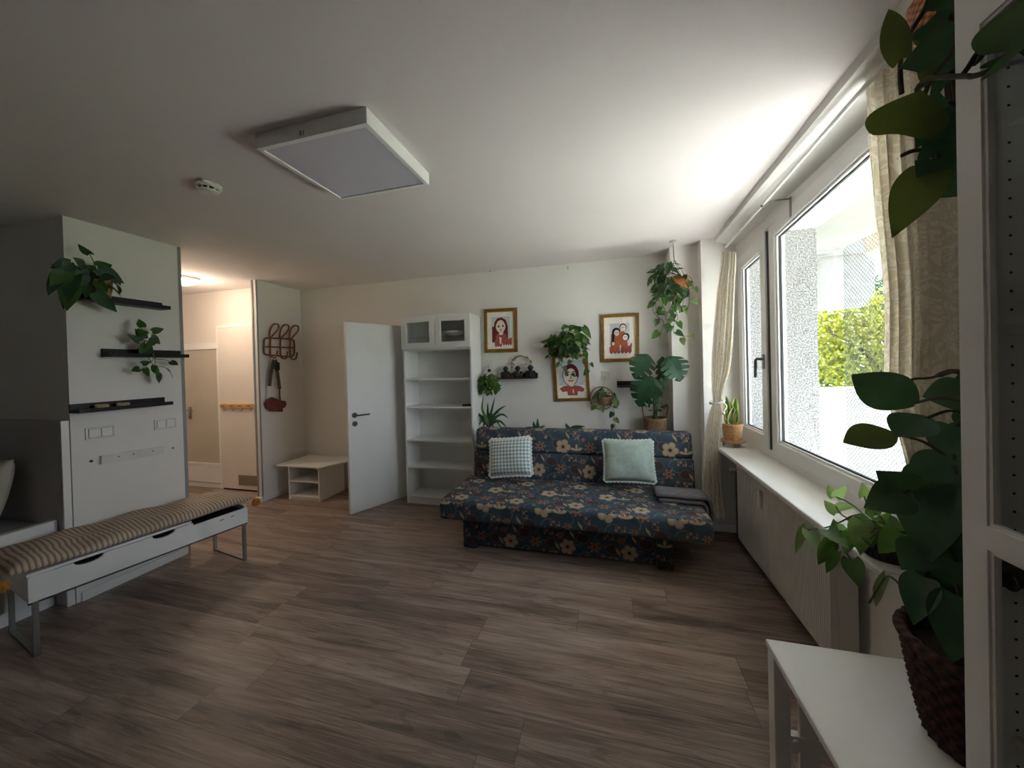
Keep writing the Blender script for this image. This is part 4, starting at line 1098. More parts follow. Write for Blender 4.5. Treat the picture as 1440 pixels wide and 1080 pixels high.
def thrprof(x0, zt, out, zend, n=10):
    xe = SX1 + 0.010 + out; p = [(x0 + (xe - 0.045 - x0) * k / 6, zt) for k in range(7)]
    p += [(xe - 0.045 + 0.045 * math.sin(k * PI / 10), zt - 0.045 + 0.045 * math.cos(k * PI / 10)) for k in range(1, 6)]
    p += [(xe + 0.004 * math.sin(k), zt - 0.045 - (zt - 0.045 - zend) * k / 5) for k in range(1, 6)]
    return p
t = thing('throw_blanket', 'grey knitted throw folded over the right end of the sofa seat', 'blanket', (0.55, 2.96, 0.44))
q = sweep(thrprof(0.345, 0.439, 0.0, 0.22), 2.79, 2.985, 0.022, seed=2)
obj('lower_fold', q, M['throw'], t, smooth=True)
q = sweep(thrprof(0.33, 0.468, 0.028, 0.26), 2.80, 2.995, 0.024, seed=3)
obj('upper_fold', q, M['throw'], t, smooth=True)

# ------------------------------------------------------------------ framed prints (plain generic drawings)
SK, RED, MAR, INK, PALE, BLU, ORG_ = ('#ead9cd', '#a5544a', '#6d1f22', '#2a2028', '#f0ebe4', '#c9ced6', '#b5623f')
for nm, c in (('print_skin', SK), ('print_red', RED), ('print_maroon', MAR), ('print_ink', INK), ('print_paper', PALE), ('print_blue', BLU), ('print_orange', ORG_)):
    M[nm] = plain(nm, c, 0.8, vary=0.08, nscale=30)
PM = [M[k] for k in ('print_paper', 'print_blue', 'print_skin', 'print_red', 'print_maroon', 'print_ink', 'print_orange')]
def ell(cx, cy, rx, ry, n=24, a0=0, a1=2 * PI):
    return [(cx + rx * math.cos(a0 + (a1 - a0) * k / n), cy + ry * math.sin(a0 + (a1 - a0) * k / n)) for k in range(n if a1 - a0 > 6.2 else n + 1)]
def arc(cx, cy, rx, ry, a0, a1, w, n=14):
    a0, a1 = a0 * PI, a1 * PI
    return [(cx + rx * math.cos(a0 + (a1 - a0) * k / n), cy + ry * math.sin(a0 + (a1 - a0) * k / n)) for k in range(n + 1)] + [(cx + (rx - w) * math.cos(a1 - (a1 - a0) * k / n), cy + (ry - w) * math.sin(a1 - (a1 - a0) * k / n)) for k in range(n + 1)]
def scal(x0, x1, y0, y1, n=5):
    top = [(x0 + (x1 - x0) * k / 12, y1 + 0.02 * math.sin(k * 1.3)) for k in range(13)]
    bot = [(x1 - (x1 - x0) * k / (n * 6), y0 - 0.05 * abs(math.sin(k * PI / 6))) for k in range(n * 6 + 1)]
    return top + bot
ART_GIRL = [(1, [(.12, .14), (.88, .14), (.88, .9), (.12, .9)]), (4, [(.2, .16), (.2, .55), (.24, .74), (.36, .86), (.55, .88), (.72, .80), (.8, .62), (.8, .22), (.62, .16)]), (4, [(.14, .16), (.3, .16), (.3, .62), (.14, .62)]),
    (2, ell(.5, .62, .2, .185)), (2, [(.42, .36), (.62, .36), (.6, .5), (.44, .5)]), (4, arc(.5, .66, .23, .2, .05, .95, .06)), (5, ell(.42, .62, .045, .035)), (5, ell(.6, .63, .045, .035)), (0, ell(.43, .632, .012, .012)), (0, ell(.61, .64, .012, .012)),
    (4, ell(.5, .515, .03, .02)), (3, [(.26, .12), (.3, .36), (.42, .42), (.5, .3), (.62, .42), (.74, .36), (.78, .12)]), (3, scal(.25, .55, .06, .2, 3)), (2, [(.46, .1), (.52, .1), (.54, .3), (.44, .3)]), (3, scal(.58, .96, .10, .26, 4)), (6, ell(.7, .2, .06, .04)), (6, ell(.84, .2, .05, .04))]
ART_MAN = [(1, [(.04, .3), (.96, .3), (.96, .96), (.04, .96)]), (5, ell(.47, .56, .30, .27)), (2, ell(.47, .555, .275, .25)), (4, arc(.5, .6, .30, .27, -.12, .85, .12)), (5, arc(.36, .63, .09, .04, .1, .9, .02)), (5, arc(.6, .63, .09, .04, .1, .9, .02)),
    (5, ell(.37, .58, .045, .03)), (5, ell(.6, .58, .045, .03)), (4, [(.46, .47), (.5, .47), (.51, .56), (.49, .57)]), (4, arc(.48, .45, .11, .05, 1.05, 1.95, .025)), (2, [(.38, .26), (.6, .26), (.58, .36), (.4, .36)]),
    (3, [(.04, .22), (.2, .28), (.38, .30), (.5, .26), (.62, .30), (.82, .27), (.98, .2), (.92, .12), (.72, .14), (.7, .03), (.34, .03), (.32, .14), (.14, .13)]), (6, ell(.42, .16, .04, .06)), (2, ell(.55, .14, .03, .06)), (6, ell(.8, .2, .05, .03)), (6, ell(.2, .2, .05, .03))]
ART_FAMILY = [(1, [(.15, .3), (.85, .3), (.85, .88), (.15, .88)]), (6, [(.18, .24), (.2, .6), (.34, .7), (.5, .62), (.62, .7), (.74, .56), (.8, .24)]), (5, ell(.62, .77, .125, .10)), (2, ell(.62, .755, .10, .085)), (5, ell(.38, .66, .15, .11)), (5, [(.22, .3), (.3, .3), (.32, .62), (.22, .62)]), (2, ell(.40, .63, .095, .08)),
    (5, ell(.72, .52, .13, .10)), (2, ell(.70, .505, .09, .075)), (5, ell(.26, .36, .08, .06)), (2, ell(.27, .35, .055, .045)), (5, ell(.37, .64, .015, .012)), (5, ell(.43, .64, .015, .012)), (5, ell(.59, .765, .015, .012)), (5, ell(.65, .765, .015, .012)), (5, ell(.67, .515, .015, .012)), (5, ell(.73, .515, .015, .012)),
    (3, scal(.14, .92, .13, .27, 6)), (2, [(.5, .14), (.53, .14), (.55, .3), (.5, .32)]), (6, ell(.32, .2, .06, .03)), (6, ell(.74, .22, .07, .04)), (3, [(.84, .26), (.9, .36), (.94, .34), (.92, .24)])]
def picture(c4, label, art, fw):
    """c4: top-left, top-right, bottom-right, bottom-left photo corners of the frame's outer edge."""
    A = [P(x, y, 1, YB - 0.024) for x, y in c4]
    c = sum(A, V(0, 0, 0)) / 4
    t = thing('framed_picture', label, 'picture', V(c.x, YB - 0.012, min(p.z for p in A)), 'gilt framed prints')
    def inset(d):
        X = (A[1] - A[0] + A[2] - A[3]) / 2; Y = (A[0] - A[3] + A[1] - A[2]) / 2; x, y = X.normalized(), Y.normalized(); hx, hy = X.length / 2 - d, Y.length / 2 - d
        return [c - x * hx + y * hy, c + x * hx + y * hy, c + x * hx - y * hy, c - x * hx - y * hy]
    q = B(); ring(q, inset(0), inset(fw), (0, 0.020, 0)); f = obj('frame', q, M['gold'], t, bevel=0.004)
    q = B(); ring(q, [p - V(0, .003, 0) for p in inset(fw * .86)], [p - V(0, .003, 0) for p in inset(fw * 1.02)], (0, 0.02, 0)); obj('inner_edge', q, M['goldlight'], f)
    q = B(); I = inset(fw * 0.95); yb = V(0, 0.010, 0)
    vs = [q.verts.new(p + yb) for p in I]; q.faces.new(vs).material_index = 0
    J = inset(fw + 0.014)
    for k, (mi, poly) in enumerate(art):
        o = V(0, 0.0098 - 0.00022 * k, 0)
        vs = [q.verts.new(J[3] + (J[2] - J[3]) * s + (J[0] - J[3]) * r + o) for s, r in poly]
        q.faces.new(vs).material_index = mi
    obj('print', q, PM, t)
picture([(680, 435), (727, 432), (728, 495), (681, 496)], 'gold framed drawing of a person with long dark red hair, beside the bookcase', ART_GIRL, 0.040)
picture([(776.5, 499.5), (826, 497), (831, 563.5), (780, 565)], 'gold framed drawing of a person in a red top, hanging under the leafy pothos', ART_MAN, 0.034)
picture([(844, 442), (899, 440), (899, 507.5), (845, 510)], 'gold framed drawing of a family of four in orange, above the basket planter', ART_FAMILY, 0.036)

# ------------------------------------------------------------------ small dark red shelves on the back wall
def redshelf(x0, x1, z, label):
    t = thing('wall_shelf', label, 'shelf', ((x0 + x1) / 2, YB, z), 'dark red wall ledges')
    obj('board', box(B(), x0, x1, YB - 0.10, YB - 0.001, z, z + 0.014), M['redwood'], t, bevel=0.001)
    obj('back_rail', box(B(), x0, x1, YB - 0.014, YB - 0.001, z + 0.014, z + 0.06), M['blackm'], t, bevel=0.001)
    return t
def at_y(x, y_px, y): return P(x, y_px, 1, y)
zl = P(727, 533, 1, YB - 0.10).z; xl0, xl1 = P(701, 533, 1, YB - 0.1).x, P(754, 531, 1, YB - 0.1).x
redshelf(xl0, xl1, zl, 'dark red wall ledge carrying three black figurines')
zm = P(770, 488, 1, YB - 0.10).z; xm0 = P(764, 488, 1, YB - 0.1).x
redshelf(xm0, xm0 + 0.42, zm, 'dark red wall ledge carrying the leafy pothos above the middle picture')
zr = P(880, 545, 1, YB - 0.10).z; xr0 = P(868, 545, 1, YB - 0.1).x
redshelf(xr0, xr0 + 0.40, zr, 'dark red wall ledge partly hidden by the monstera leaves')
for i, (x, lab) in enumerate(((711.5, 'black seated figurine on the red ledge, nearest the bookcase'), (728.5, 'black seated figurine on the red ledge, middle of the three'), (746.5, 'black seated figurine on the red ledge, farthest from the bookcase'))):
    c = P(x, 530, 1, YB - 0.058); c.z = zl + 0.0145; q = B(); s = 1.0 + 0.06 * (i == 2)
    c.y -= .004; lathe(q, c, [(0.040 * s, 0), (0.046 * s, 0.012 * s), (0.044 * s, 0.026 * s), (0.034 * s, 0.045 * s), (0.030 * s, 0.060 * s), (0.016 * s, 0.074 * s)], 20, capt=True)
    ball(q, c + V(0, -0.004, 0.096 * s), 0.027 * s, 1.1)
    for sg in (-1, 1):
        tube(q, smoothline([c + V(sg * .030 * s, 0, .062 * s), c + V(sg * .046 * s, -.012, .038 * s), c + V(sg * .012 * s, -.036, .028 * s)], 4), 0.011 * s, 8)
        tube(q, [c + V(sg * .04 * s, -.005, .012 * s), c + V(sg * .03 * s, -.034, .013 * s), c + V(-sg * .012 * s, -.04, .013 * s)], 0.014 * s, 8)
        ball(q, c + V(sg * .027 * s, 0, .096 * s), 0.006 * s)
    obj('figurine', q, M['blackm'], None, smooth=True, label=lab, cat='figurine', group='black figurines')
rr = random.Random(31)
c = P(720.3, 530, 1, YB - 0.035); c.z = zl + 0.0145
t = thing('dried_flowers', 'arching dried flower sprig in a tiny vase between the black figurines', 'dried flowers', c)
obj('vase', lathe(B(), c, [(0.012, 0), (0.015, 0.01), (0.010, 0.03), (0.011, 0.036)], 16, capt=True), M['candle'], t, smooth=True)
bl, bs = B(), B()
line = smoothline([c + V(0, 0, .03)] + [P(x, y, 1, YB - 0.03) for x, y in ((719.5, 511), (723, 505), (730, 501), (738, 502), (744, 506), (747, 511))], 6)
tube(bs, line, 0.0022, 5)
for p in line[4::2]:
    for k in range(4):
        d = (rdir(rr) + V(0, -.2, .7)).normalized(); leaf(bl, p, p + d * rr.uniform(.014, .024), .014, rdir(rr) + V(0, -1, 0), OVAL)
for p in (P(720, 511, 1, YB - .03), P(722, 514, 1, YB - .03), P(739, 513, 1, YB - 0.03)):
    for k in range(7):
        d = (rdir(rr) + V(0, -.5, 0.4)).normalized(); leaf(bl, p, p + d * .02, .013, rdir(rr) + V(0, -1, 0), OVAL)
obj('petals', bl, M['dried'], t); obj('stems', bs, M['darkstem'], t)

def cl_back(p): return Vector((p.x, min(p.y, YB - 0.03), p.z))
# leafy pothos on the middle red ledge
rr = random.Random(41)
pc = P(798, 490, 1, YB - 0.075); pc.z = zm + 0.0145; pc.y = YB - 0.078
t = thing('potted_pothos', 'leafy pothos spilling over the red ledge above the middle picture', 'potted plant', pc)
add_pot(t, pc, 0.045, 0.058, 0.10, M['blackm'])
bl, bs = B(), B(); top = pc + V(0, 0, 0.10)
cc = P(798, 484, 1, YB - 0.14)
cluster(bl, bs, cc, (0.19, 0.09, 0.125), 100, 0.088, rr, root=top, mis=(0, 0, 1, 2), clampf=cl_back)
for (b_, t_, w) in [((808, 464), (823, 462), .07), ((820, 460), (832, 476), .07), ((812, 472), (830, 478), .08), ((795, 462), (792, 456), .08), ((778, 472), (776, 490), .07), ((800, 462), (812, 458), .06)]:
    pb, pt = P(*b_, 1, YB - .16), P(*t_, 1, YB - .17); leaf(bl, pb, pt, w, tocam(pb, .4, rr) + V(0, 0, .3), HEART, curl=.1, mi=0); tube(bs, smoothline([top, (top + pb) / 2 + V(0, -.02, .04), pb], 4), .002, 5)
for path, sz in (([(790, 490), (786, 503), (788, 512), (794, 522)], .06), ([(815, 490), (822, 500), (828, 512), (829, 524)], .065), ([(778, 488), (775, 498), (772, 505)], .06), ([(804, 492), (806, 503), (803, 512)], .06), ([(782, 495), (790, 515), (801, 524), (803, 531)], .05)):
    vine(bl, bs, [top + V(0, -.05, 0)] + [P(x, y, 1, YB - .12) for x, y in path], sz, rr, step=0.05, mis=(0, 1, 2), start=0.10, clampf=cl_back)
clampmesh(bl, ymax=YB - 0.03); clampmesh(bs, ymax=YB - 0.02)
obj('foliage', bl, [M['leaf'], M['leafdark'], M['leafvar']], t); obj('stems', bs, M['stem'], t)

# hanging bushy plant beside the bookcase, with its adhesive hook
def wallhook(x, y, label):
    c = P(x, y, 1, YB); t = thing('wall_hook', label, 'hook', c, 'white adhesive hooks')
    q = B(); box(q, c.x - .04, c.x + .04, YB - .005, YB - 0.0005, c.z - .045, c.z + .045); obj('plate', q, M['ceramic'], t, bevel=.002)
    q = B(); tube(q, smoothline([V(c.x, YB - .004, c.z - .005), V(c.x, YB - .016, c.z - .02), V(c.x, YB - .02, c.z - .034), V(c.x, YB - .03, c.z - .03)], 4), .004, 6); obj('hook', q, M['candle'], t)
    return c
hc = wallhook(687, 512, 'white adhesive hook on the wall holding the bushy fern ball')
rr = random.Random(43)
pc = P(687, 540, 1, YB - .10); pc.y = YB - .10
t = thing('hanging_plant', 'bushy green plant hanging from a wall hook right beside the bookcase', 'hanging plant', pc - V(0, 0, .07))
q = B(); lathe(q, pc - V(0, 0, .07), [(.03, 0), (.055, .02), (.066, .06), (.066, .09)], 28, capt=True); obj('pot', q, M['blackm'], t, smooth=True)
q = B(); tube(q, [pc + V(0, 0, .02), P(687, 519, 1, YB - .04), V(hc.x, YB - .026, hc.z - .03)], .003, 5); tube(q, [pc + V(.06, 0, .02), P(688, 519, 1, YB - .04)], .002, 5); tube(q, [pc + V(-.06, 0, .02), P(687, 519, 1, YB - .04)], .002, 5); obj('cord', q, M['candle'], t)
q = B(); ball(q, P(688, 521, 1, YB - .06), .02, .9); obj('bead', q, M['blackm'], t, smooth=True)
bl, bs = B(), B()
def clB(p): return Vector((max(p.x, BX1 + 0.012), min(p.y, YB - .02), p.z))
cluster(bl, None, pc + V(0, -.01, .01), (.115, .08, .115), 230, .045, rr, prof=OVAL, asp=.62, mis=(0, 0, 1), down=.5, clampf=clB)
for (b_, t_, w) in [((699, 543), (696, 556), .05), ((676, 545), (675, 556), .05), ((700, 540), (702, 551), .04), ((684, 548), (686, 557), .04)]:
    pb, pt = P(*b_, 1, YB - .14), P(*t_, 1, YB - .14); leaf(bl, pb, pt, w, tocam(pb), OVAL, curl=.1, mi=1)
clampmesh(bl, xmin=BX1 + .006, ymax=YB - .008)
obj('foliage', bl, [M['moss'], M['leaf']], t)

# round wicker wall planter with a trailing vine
hc = wallhook(851, 528, 'white adhesive hook on the wall holding the round wicker planter')
rr = random.Random(44)
pc = P(851, 559, 1, YB - .085); pc.y = YB - .085
t = thing('wall_planter', 'round wicker planter with trailing pothos hanging on the wall between picture and monstera', 'hanging plant', pc - V(0, 0, .11))
q = B(); lathe(q, pc - V(0, 0, .085), [(.02, 0), (.06, .012), (.076, .05), (.078, .085), (.072, .10), (.066, .10), (.066, .09)], 32); obj('basket', q, M['wicker2'], t, smooth=True)
q = B(); disc(q, pc + V(0, 0, .004), V(1, 0, 0), V(0, 1, 0), .066, .066); obj('soil', q, M['soil'], t)
q = B(); cx_ = P(846, 560, 1, YB - .03); tube(q, [cx_ + V(.115 * math.cos(k * PI / 16), 0, .115 * math.sin(k * PI / 16)) for k in range(32)], .005, 6, closed=True); obj('hoop', q, M['rattan'], t, smooth=True)
q = B(); tube(q, [cx_ + V(.01, 0, .115), V(hc.x, YB - .03, hc.z - .03)], .003, 5); obj('cord', q, M['candle'], t)
bl, bs = B(), B()
cluster(bl, bs, pc + V(0, 0, .035), (.10, .06, .05), 20, .085, rr, root=pc, mis=(0, 1), clampf=cl_back)
for (b_, t_, w) in [((838, 568), (831, 578), .06), ((846, 570), (848, 581), .06), ((862, 566), (869, 560), .05), ((866, 564), (868, 574), .06)]:
    pb, pt = P(*b_, 1, YB - .17), P(*t_, 1, YB - .17); leaf(bl, pb, pt, w, tocam(pb), HEART, curl=.1, mi=1)
vine(bl, bs, [pc + V(.05, -.05, .02)] + [P(x, y, 1, YB - .15) for x, y in ((860, 570), (864, 580), (862, 592), (866, 600), (861, 612))], .06, rr, step=.055, mis=(0, 1), start=.10, clampf=cl_back)
clampmesh(bl, ymax=YB - .012)
obj('foliage', bl, [M['leafdark'], M['leafvar']], t); obj('stems', bs, M['stem'], t)

for x, y, lab in ((690, 379, 'tiny metal screw hook high on the back wall, above the bookcase side picture'), (799, 375, 'tiny metal screw hook high on the back wall, above the middle pothos')):
    c = P(x, y, 1, YB); q = B(); tube(q, smoothline([c, c + V(0, -.03, 0), c + V(0, -.036, -.02), c + V(0, -.02, -.032), c + V(0, -.008, -.022)], 5), .0035, 6)
    obj('wall_hook', q, M['hookmetal'], None, smooth=True, label=lab, cat='hook', group='screw hooks near the ceiling')

# ------------------------------------------------------------------ plants behind the sofa
t = thing('plant_bench', 'low narrow bench behind the sofa carrying the potted plants', 'bench', (-0.34, 3.6, 0))
obj('board', box(B(), -1.25, 0.55, 3.475, 3.715, 0.62, 0.64), M['wood'], t, bevel=.002)
for x in (-1.23, -.36, .50):
    for y in (3.485, 3.675): obj('leg', box(B(), x, x + .03, y, y + .03, 0, .62), M['wood'], t)
def strap(bm, pts, w, nrm, n=8, mi=0, fold=.2, prof=None):
    line = smoothline(pts, 5); N_ = len(line); prev = None
    for i, p in enumerate(line):
        tt = i / (N_ - 1); hw = w * .5 * (min(1, .45 + tt * 2.2) * (1 - tt ** 2.6) + 0.01)
        d = (line[min(i + 1, N_ - 1)] - line[max(i - 1, 0)]).normalized(); s = d.cross(Vector(nrm)); s = s.normalized() if s.length > 1e-4 else d.orthogonal()
        k = s.cross(d)
        row = [bm.verts.new(p - s * hw + k * hw * fold), bm.verts.new(p), bm.verts.new(p + s * hw + k * hw * fold)]
        if prev:
            for j in range(2): f = bm.faces.new((prev[j], prev[j + 1], row[j + 1], row[j])); f.smooth = True; f.material_index = mi
        prev = row
rr = random.Random(51)
def behind(x, y, yy): return P(x, y, 1, yy)
pc = behind(687, 610, 3.585); pc.z = .6405
t = thing('dragon_plant', 'arching sword-leaved plant behind the left end of the sofa, by the bookcase', 'potted plant', pc)
add_pot(t, pc, .065, .085, .14, M['blackm'])
bl = B(); ct = pc + V(0, 0, .13)
for path, w in (([(685, 592), (678, 575), (680, 557)], .04), ([(688, 592), (692, 575), (696, 558)], .035), ([(687, 592), (686, 578), (686, 566)], .04), ([(688, 594), (700, 578), (712, 570)], .042), ([(688, 596), (704, 583), (715, 588)], .04), ([(685, 594), (670, 582), (658, 588)], .042),
                ([(686, 597), (674, 590), (665, 600)], .04), ([(689, 598), (702, 592), (713, 602)], .04), ([(686, 598), (678, 592), (670, 604)], .038), ([(688, 598), (696, 590), (706, 604)], .038), ([(687, 596), (692, 584), (703, 580)], .036), ([(686, 596), (680, 586), (670, 586)], .036), ([(687, 599), (690, 594), (697, 606)], .034), ([(687, 599), (682, 595), (677, 607)], .034)):
    yy = 3.585 + rr.uniform(-.10, .04)
    strap(bl, [ct] + [behind(x, y, 3.585 + (yy - 3.585) * (i + 1) / 3) for i, (x, y) in enumerate(path)], w, V(0, -1, .5), mi=rr.choice((0, 0, 1)))
q = B(); tube(q, [pc + V(0, 0, .12), ct + V(0, 0, .08)], [.014, .010], 8); obj('stem', q, M['darkstem'], t)
clampmesh(bl, ymax=YB - .02)
for v_ in bl.verts:
    if v_.co.y > BY0 - 0.01: v_.co.x = max(v_.co.x, BX1 + .012)
obj('foliage', bl, [M['leafdark'], M['leafvar']], t)
for cx_, paths, lab in ((754, [([(752, 603), (751, 598), (750, 592)], .045), ([(756, 602), (756, 596), (756, 588)], .045), ([(750, 604), (742, 602), (735, 603)], .04), ([(758, 604), (763, 600), (767, 599)], .03), ([(748, 604), (740, 605), (731, 602)], .03)], 'small dark plant just peeking over the sofa back, nearer the gingham cushion'),
                        (805, [([(800, 604), (797, 599), (796, 595)], .045), ([(803, 605), (808, 601), (816, 600), (823, 600)], .045), ([(804, 606), (812, 604), (820, 602)], .04), ([(801, 605), (799, 602), (801, 599)], .035)], 'small plant with a sideways leaf peeking over the sofa back, nearer the sage cushion')):
    pc = behind(cx_, 612, 3.59); pc.z = .6405
    t = thing('small_plant', lab, 'potted plant', pc, 'small plants behind the sofa'); add_pot(t, pc, .045, .055, .10, M['candle'])
    bl = B(); ct = pc + V(0, 0, .09)
    for path, w in paths: strap(bl, [ct] + [behind(x, y, 3.57) for x, y in path], w, V(0, -1, .3))
    obj('foliage', bl, M['leafdark'], t)

# monstera in a seagrass basket
rr = random.Random(61)
pc = behind(921.5, 610, 3.595); pc.z = .6405
t = thing('monstera', 'tall split-leaf monstera in a seagrass basket behind the right end of the sofa', 'potted plant', pc)
zt_ = behind(921, 589, 3.50).z - pc.z
add_pot(t, pc, .085, .108, zt_, M['wicker2'], 'basket')
q = B()
for sg in (-1, 1):
    a = pc + V(sg * .10, 0, zt_); tube(q, smoothline([a, a + V(sg * .012, -.01, .09), a + V(sg * .0, -.02, .13), a + V(-sg * .03, -.02, .10)], 4), .006, 6)
obj('handles', q, M['wicker2'], t, smooth=True)
ct = pc + V(0, 0, zt_ * .86)
leaves = [((909, 503), (893, 531), .235, 3.47, (0, -1, .15)), ((914.5, 535), (897, 570), .285, 3.42, (-.25, -1, .35)), ((943, 505), (960, 534), .27, 3.42, (.35, -1, .3)), ((930, 507), (925, 541), .13, 3.50, (-.9, -.6, .2)), ((938, 520), (930, 556), .12, 3.48, (.8, -.6, .3))]
bs = B()
for i, (b_, t_, w, yy, nr) in enumerate(leaves):
    pb, pt = P(*b_, 1, yy), P(*t_, 1, yy - .06); bl = B(); monstera_leaf(bl, pb, pt, w, V(*nr), i)
    obj('leaf', bl, M['monstera'], t)
    tube(bs, smoothline([ct + V(rr.uniform(-.02, .02), 0, 0), (ct + pb) / 2 + V((pb.x - ct.x) * -.15, .02, .04), pb + V(0, .01, .005), pb], 6), .006, 8)
obj('stems', bs, M['stem'], t, smooth=True)
q = B(); tube(q, [ct, ct + V(.03, .02, .42)], .018, 10); obj('moss_pole', q, M['darkstem'], t)
q = B(); rr = random.Random(3)
for k in range(26):
    p = ct + V(rr.uniform(-.05, .07), rr.uniform(-.05, .03), rr.uniform(0, .28)); leaf(q, p, p + rdir(rr) * .05, .02, tocam(p), OVAL)
obj('undergrowth', q, M['leafdark'], t)

# pothos in a copper rattan ball hanging from the ceiling
rr = random.Random(71)
HY = 3.36
hk = P(946.5, 337, 1, HY); hk.z = ZC
pc = P(956, 399, 1, HY)
t = thing('hanging_pothos', 'long trailing pothos in a copper rattan ball hung from the ceiling by the pillar', 'hanging plant', (hk.x, HY, pc.z - .07))
q = B(); lathe(q, (hk.x, HY, ZC - .018), [(.012, 0), (.03, .008), (.032, .018)], 20, capt=True); tube(q, [V(hk.x, HY, ZC - .018), V(hk.x, HY, ZC - .04)], .004, 6); obj('ceiling_hook', q, M['ceramic'], t)
q = B(); lathe(q, pc - V(0, 0, .08), [(.015, 0), (.05, .012), (.075, .045), (.082, .08), (.074, .115), (.062, .135), (.056, .135)], 30); obj('rattan_ball', q, M['copper'], t, smooth=True)
q = B(); kn = V(hk.x + .005, HY, 2.35); tube(q, [V(hk.x, HY, ZC - .035), kn], .003, 5)
for k in range(3):
    a = k * 2 * PI / 3 + .5; tube(q, [kn, pc + V(.07 * math.cos(a), .07 * math.sin(a), .05)], .002, 5)
obj('cord', q, M['twine'], t)
bl, bs = B(), B(); top = pc + V(0, 0, .06)
def clP(p): return Vector((p.x, min(p.y, 3.50 if p.x > .55 else 3.7), p.z))
cluster(bl, bs, P(938, 392, 1, HY - .03), (.13, .09, .15), 40, .085, rr, root=top, mis=(0, 0, 1), clampf=clP)
cluster(bl, bs, P(942, 415, 1, HY - .05), (.12, .07, .08), 20, .08, rr, root=top, mis=(0, 1, 1, 2), clampf=clP)
for path, s in (([(945, 392), (928, 412), (922, 428), (926, 446), (933, 452), (930, 466), (927, 476)], .075), ([(950, 405), (944, 430), (936, 447), (947, 456), (947, 467), (954, 472), (972, 473)], .07), ([(963, 396), (969, 408), (969, 424), (967, 436)], .065), ([(940, 398), (924, 422), (918, 436), (928, 449)], .07), ([(955, 410), (949, 430), (953, 446), (948, 456)], .07), ([(935, 405), (931, 425), (938, 440)], .075), ([(960, 392), (968, 388), (974, 396), (974, 406)], .055), ([(960, 412), (961, 425), (957, 436)], .07)):
    vine(bl, bs, [top] + [P(x, y, 1, HY - .08) for x, y in path], s, rr, step=.062, mis=(0, 0, 1, 2), start=.12, clampf=clP)
clampmesh(bl, ymax=3.515)
obj('foliage', bl, [M['leaf'], M['leafdark'], M['leafvar']], t); obj('stems', bs, M['darkstem'], t)
# ------------------------------------------------------------------ curtains
def curtain(rows, name, label, folds, amp, cloth_w, nrows=44, ncol=120, group=None, ymode=True):
    """rows: (left point, right point) from top to bottom; pleats run between them."""
    t = thing('curtain', label, 'curtain', (rows[-1][0] + rows[-1][1]) / 2, group)
    b = B(); uv = b.loops.layers.uv.verify(); L = smoothline([r[0] for r in rows], 6); Rr = smoothline([r[1] for r in rows], 6); g = []
    z0 = L[0].z
    for i, (a, c) in enumerate(zip(L, Rr)):
        w = (c - a); ln = w.length; d = w.normalized(); n = d.cross(V(0, 0, 1)); row = []
        k_ = min(1.0, ln / 0.2)
        for j in range(ncol + 1):
            s = j / ncol
            ph = s * folds * 2 * PI + 0.5 * math.sin(i * .09 + s * 4)
            o = amp * k_ * (math.sin(ph) + .35 * math.sin(2.3 * ph + i * .05))
            row.append((b.verts.new(a + w * (s + .012 * math.sin(2 * ph)) + n * o), (s * cloth_w, z0 - a.z)))
        g.append(row)
    for r0, r1 in zip(g, g[1:]):
        for j in range(ncol):
            q = [r0[j], r0[j + 1], r1[j + 1], r1[j]]; f = b.faces.new([x[0] for x in q]); f.smooth = True
            for lp, x in zip(f.loops, q): lp[uv].uv = x[1]
    obj('cloth', b, M['curtain'], t, smooth=True)
    return t
def yr(py): return 3.10 + (3.075 - 3.10) * (py - 340) / 390
rows = [(P(l, y, 1, yr(y)), P(r, y, 1, yr(y))) for y, l, r in ((354, 1014, 1036), (370, 1013, 1036), (400, 1008.5, 1034.5), (440, 1004.5, 1033), (480, 1001.5, 1031), (520, 1000, 1026), (548, 1001, 1017.5), (565, 1002.5, 1014.5), (583, 997, 1017), (618, 991, 1013), (655, 988.5, 1014), (690, 987.5, 1016), (729, 988.5, 1020))]
t = curtain(rows, 'curtain', 'cream patterned curtain tied back beside the pillar, behind the sofa end', 6, .016, .55)
q = B(); c = (P(1002, 565, 1, yr(565)) + P(1015, 565, 1, yr(565))) / 2
tube(q, [c + V(.048 * math.cos(k * PI / 10), .036 * math.sin(k * PI / 10), .012 * math.sin(k * PI / 10 + 1)) for k in range(20)], .009, 8, closed=True); tube(q, smoothline([c + V(.03, -.035, .0), c + V(.05, -.05, -.03), P(1016, 580, 1, 3.03)], 4), .005, 6); ball(q, P(1017, 581, 1, 3.025), .014)
obj('tie_back', q, M['ceramic'], t, smooth=True)
def xr(py): return .962 + .03 * min(1, max(0, (py - 60) / 350))
rows = [(P(l, y, 0, xr(y)), P(r, ry, 0, xr(y))) for y, l, ry, r in ((88, 1222, -40, 1330), (125, 1226, 20, 1340), (200, 1229, 120, 1347), (300, 1238, 250, 1350), (420, 1250, 400, 1352), (540, 1250, 530, 1352), (600, 1268, 610, 1345), (660, 1283, 680, 1345), (720, 1290, 740, 1350))]
rows = [(a, V(c.x, c.y, a.z)) for a, c in rows]
t2 = curtain(rows, 'curtain', 'cream patterned curtain hanging at the near end of the window, behind the big-leaved plant', 7, .022, .8)

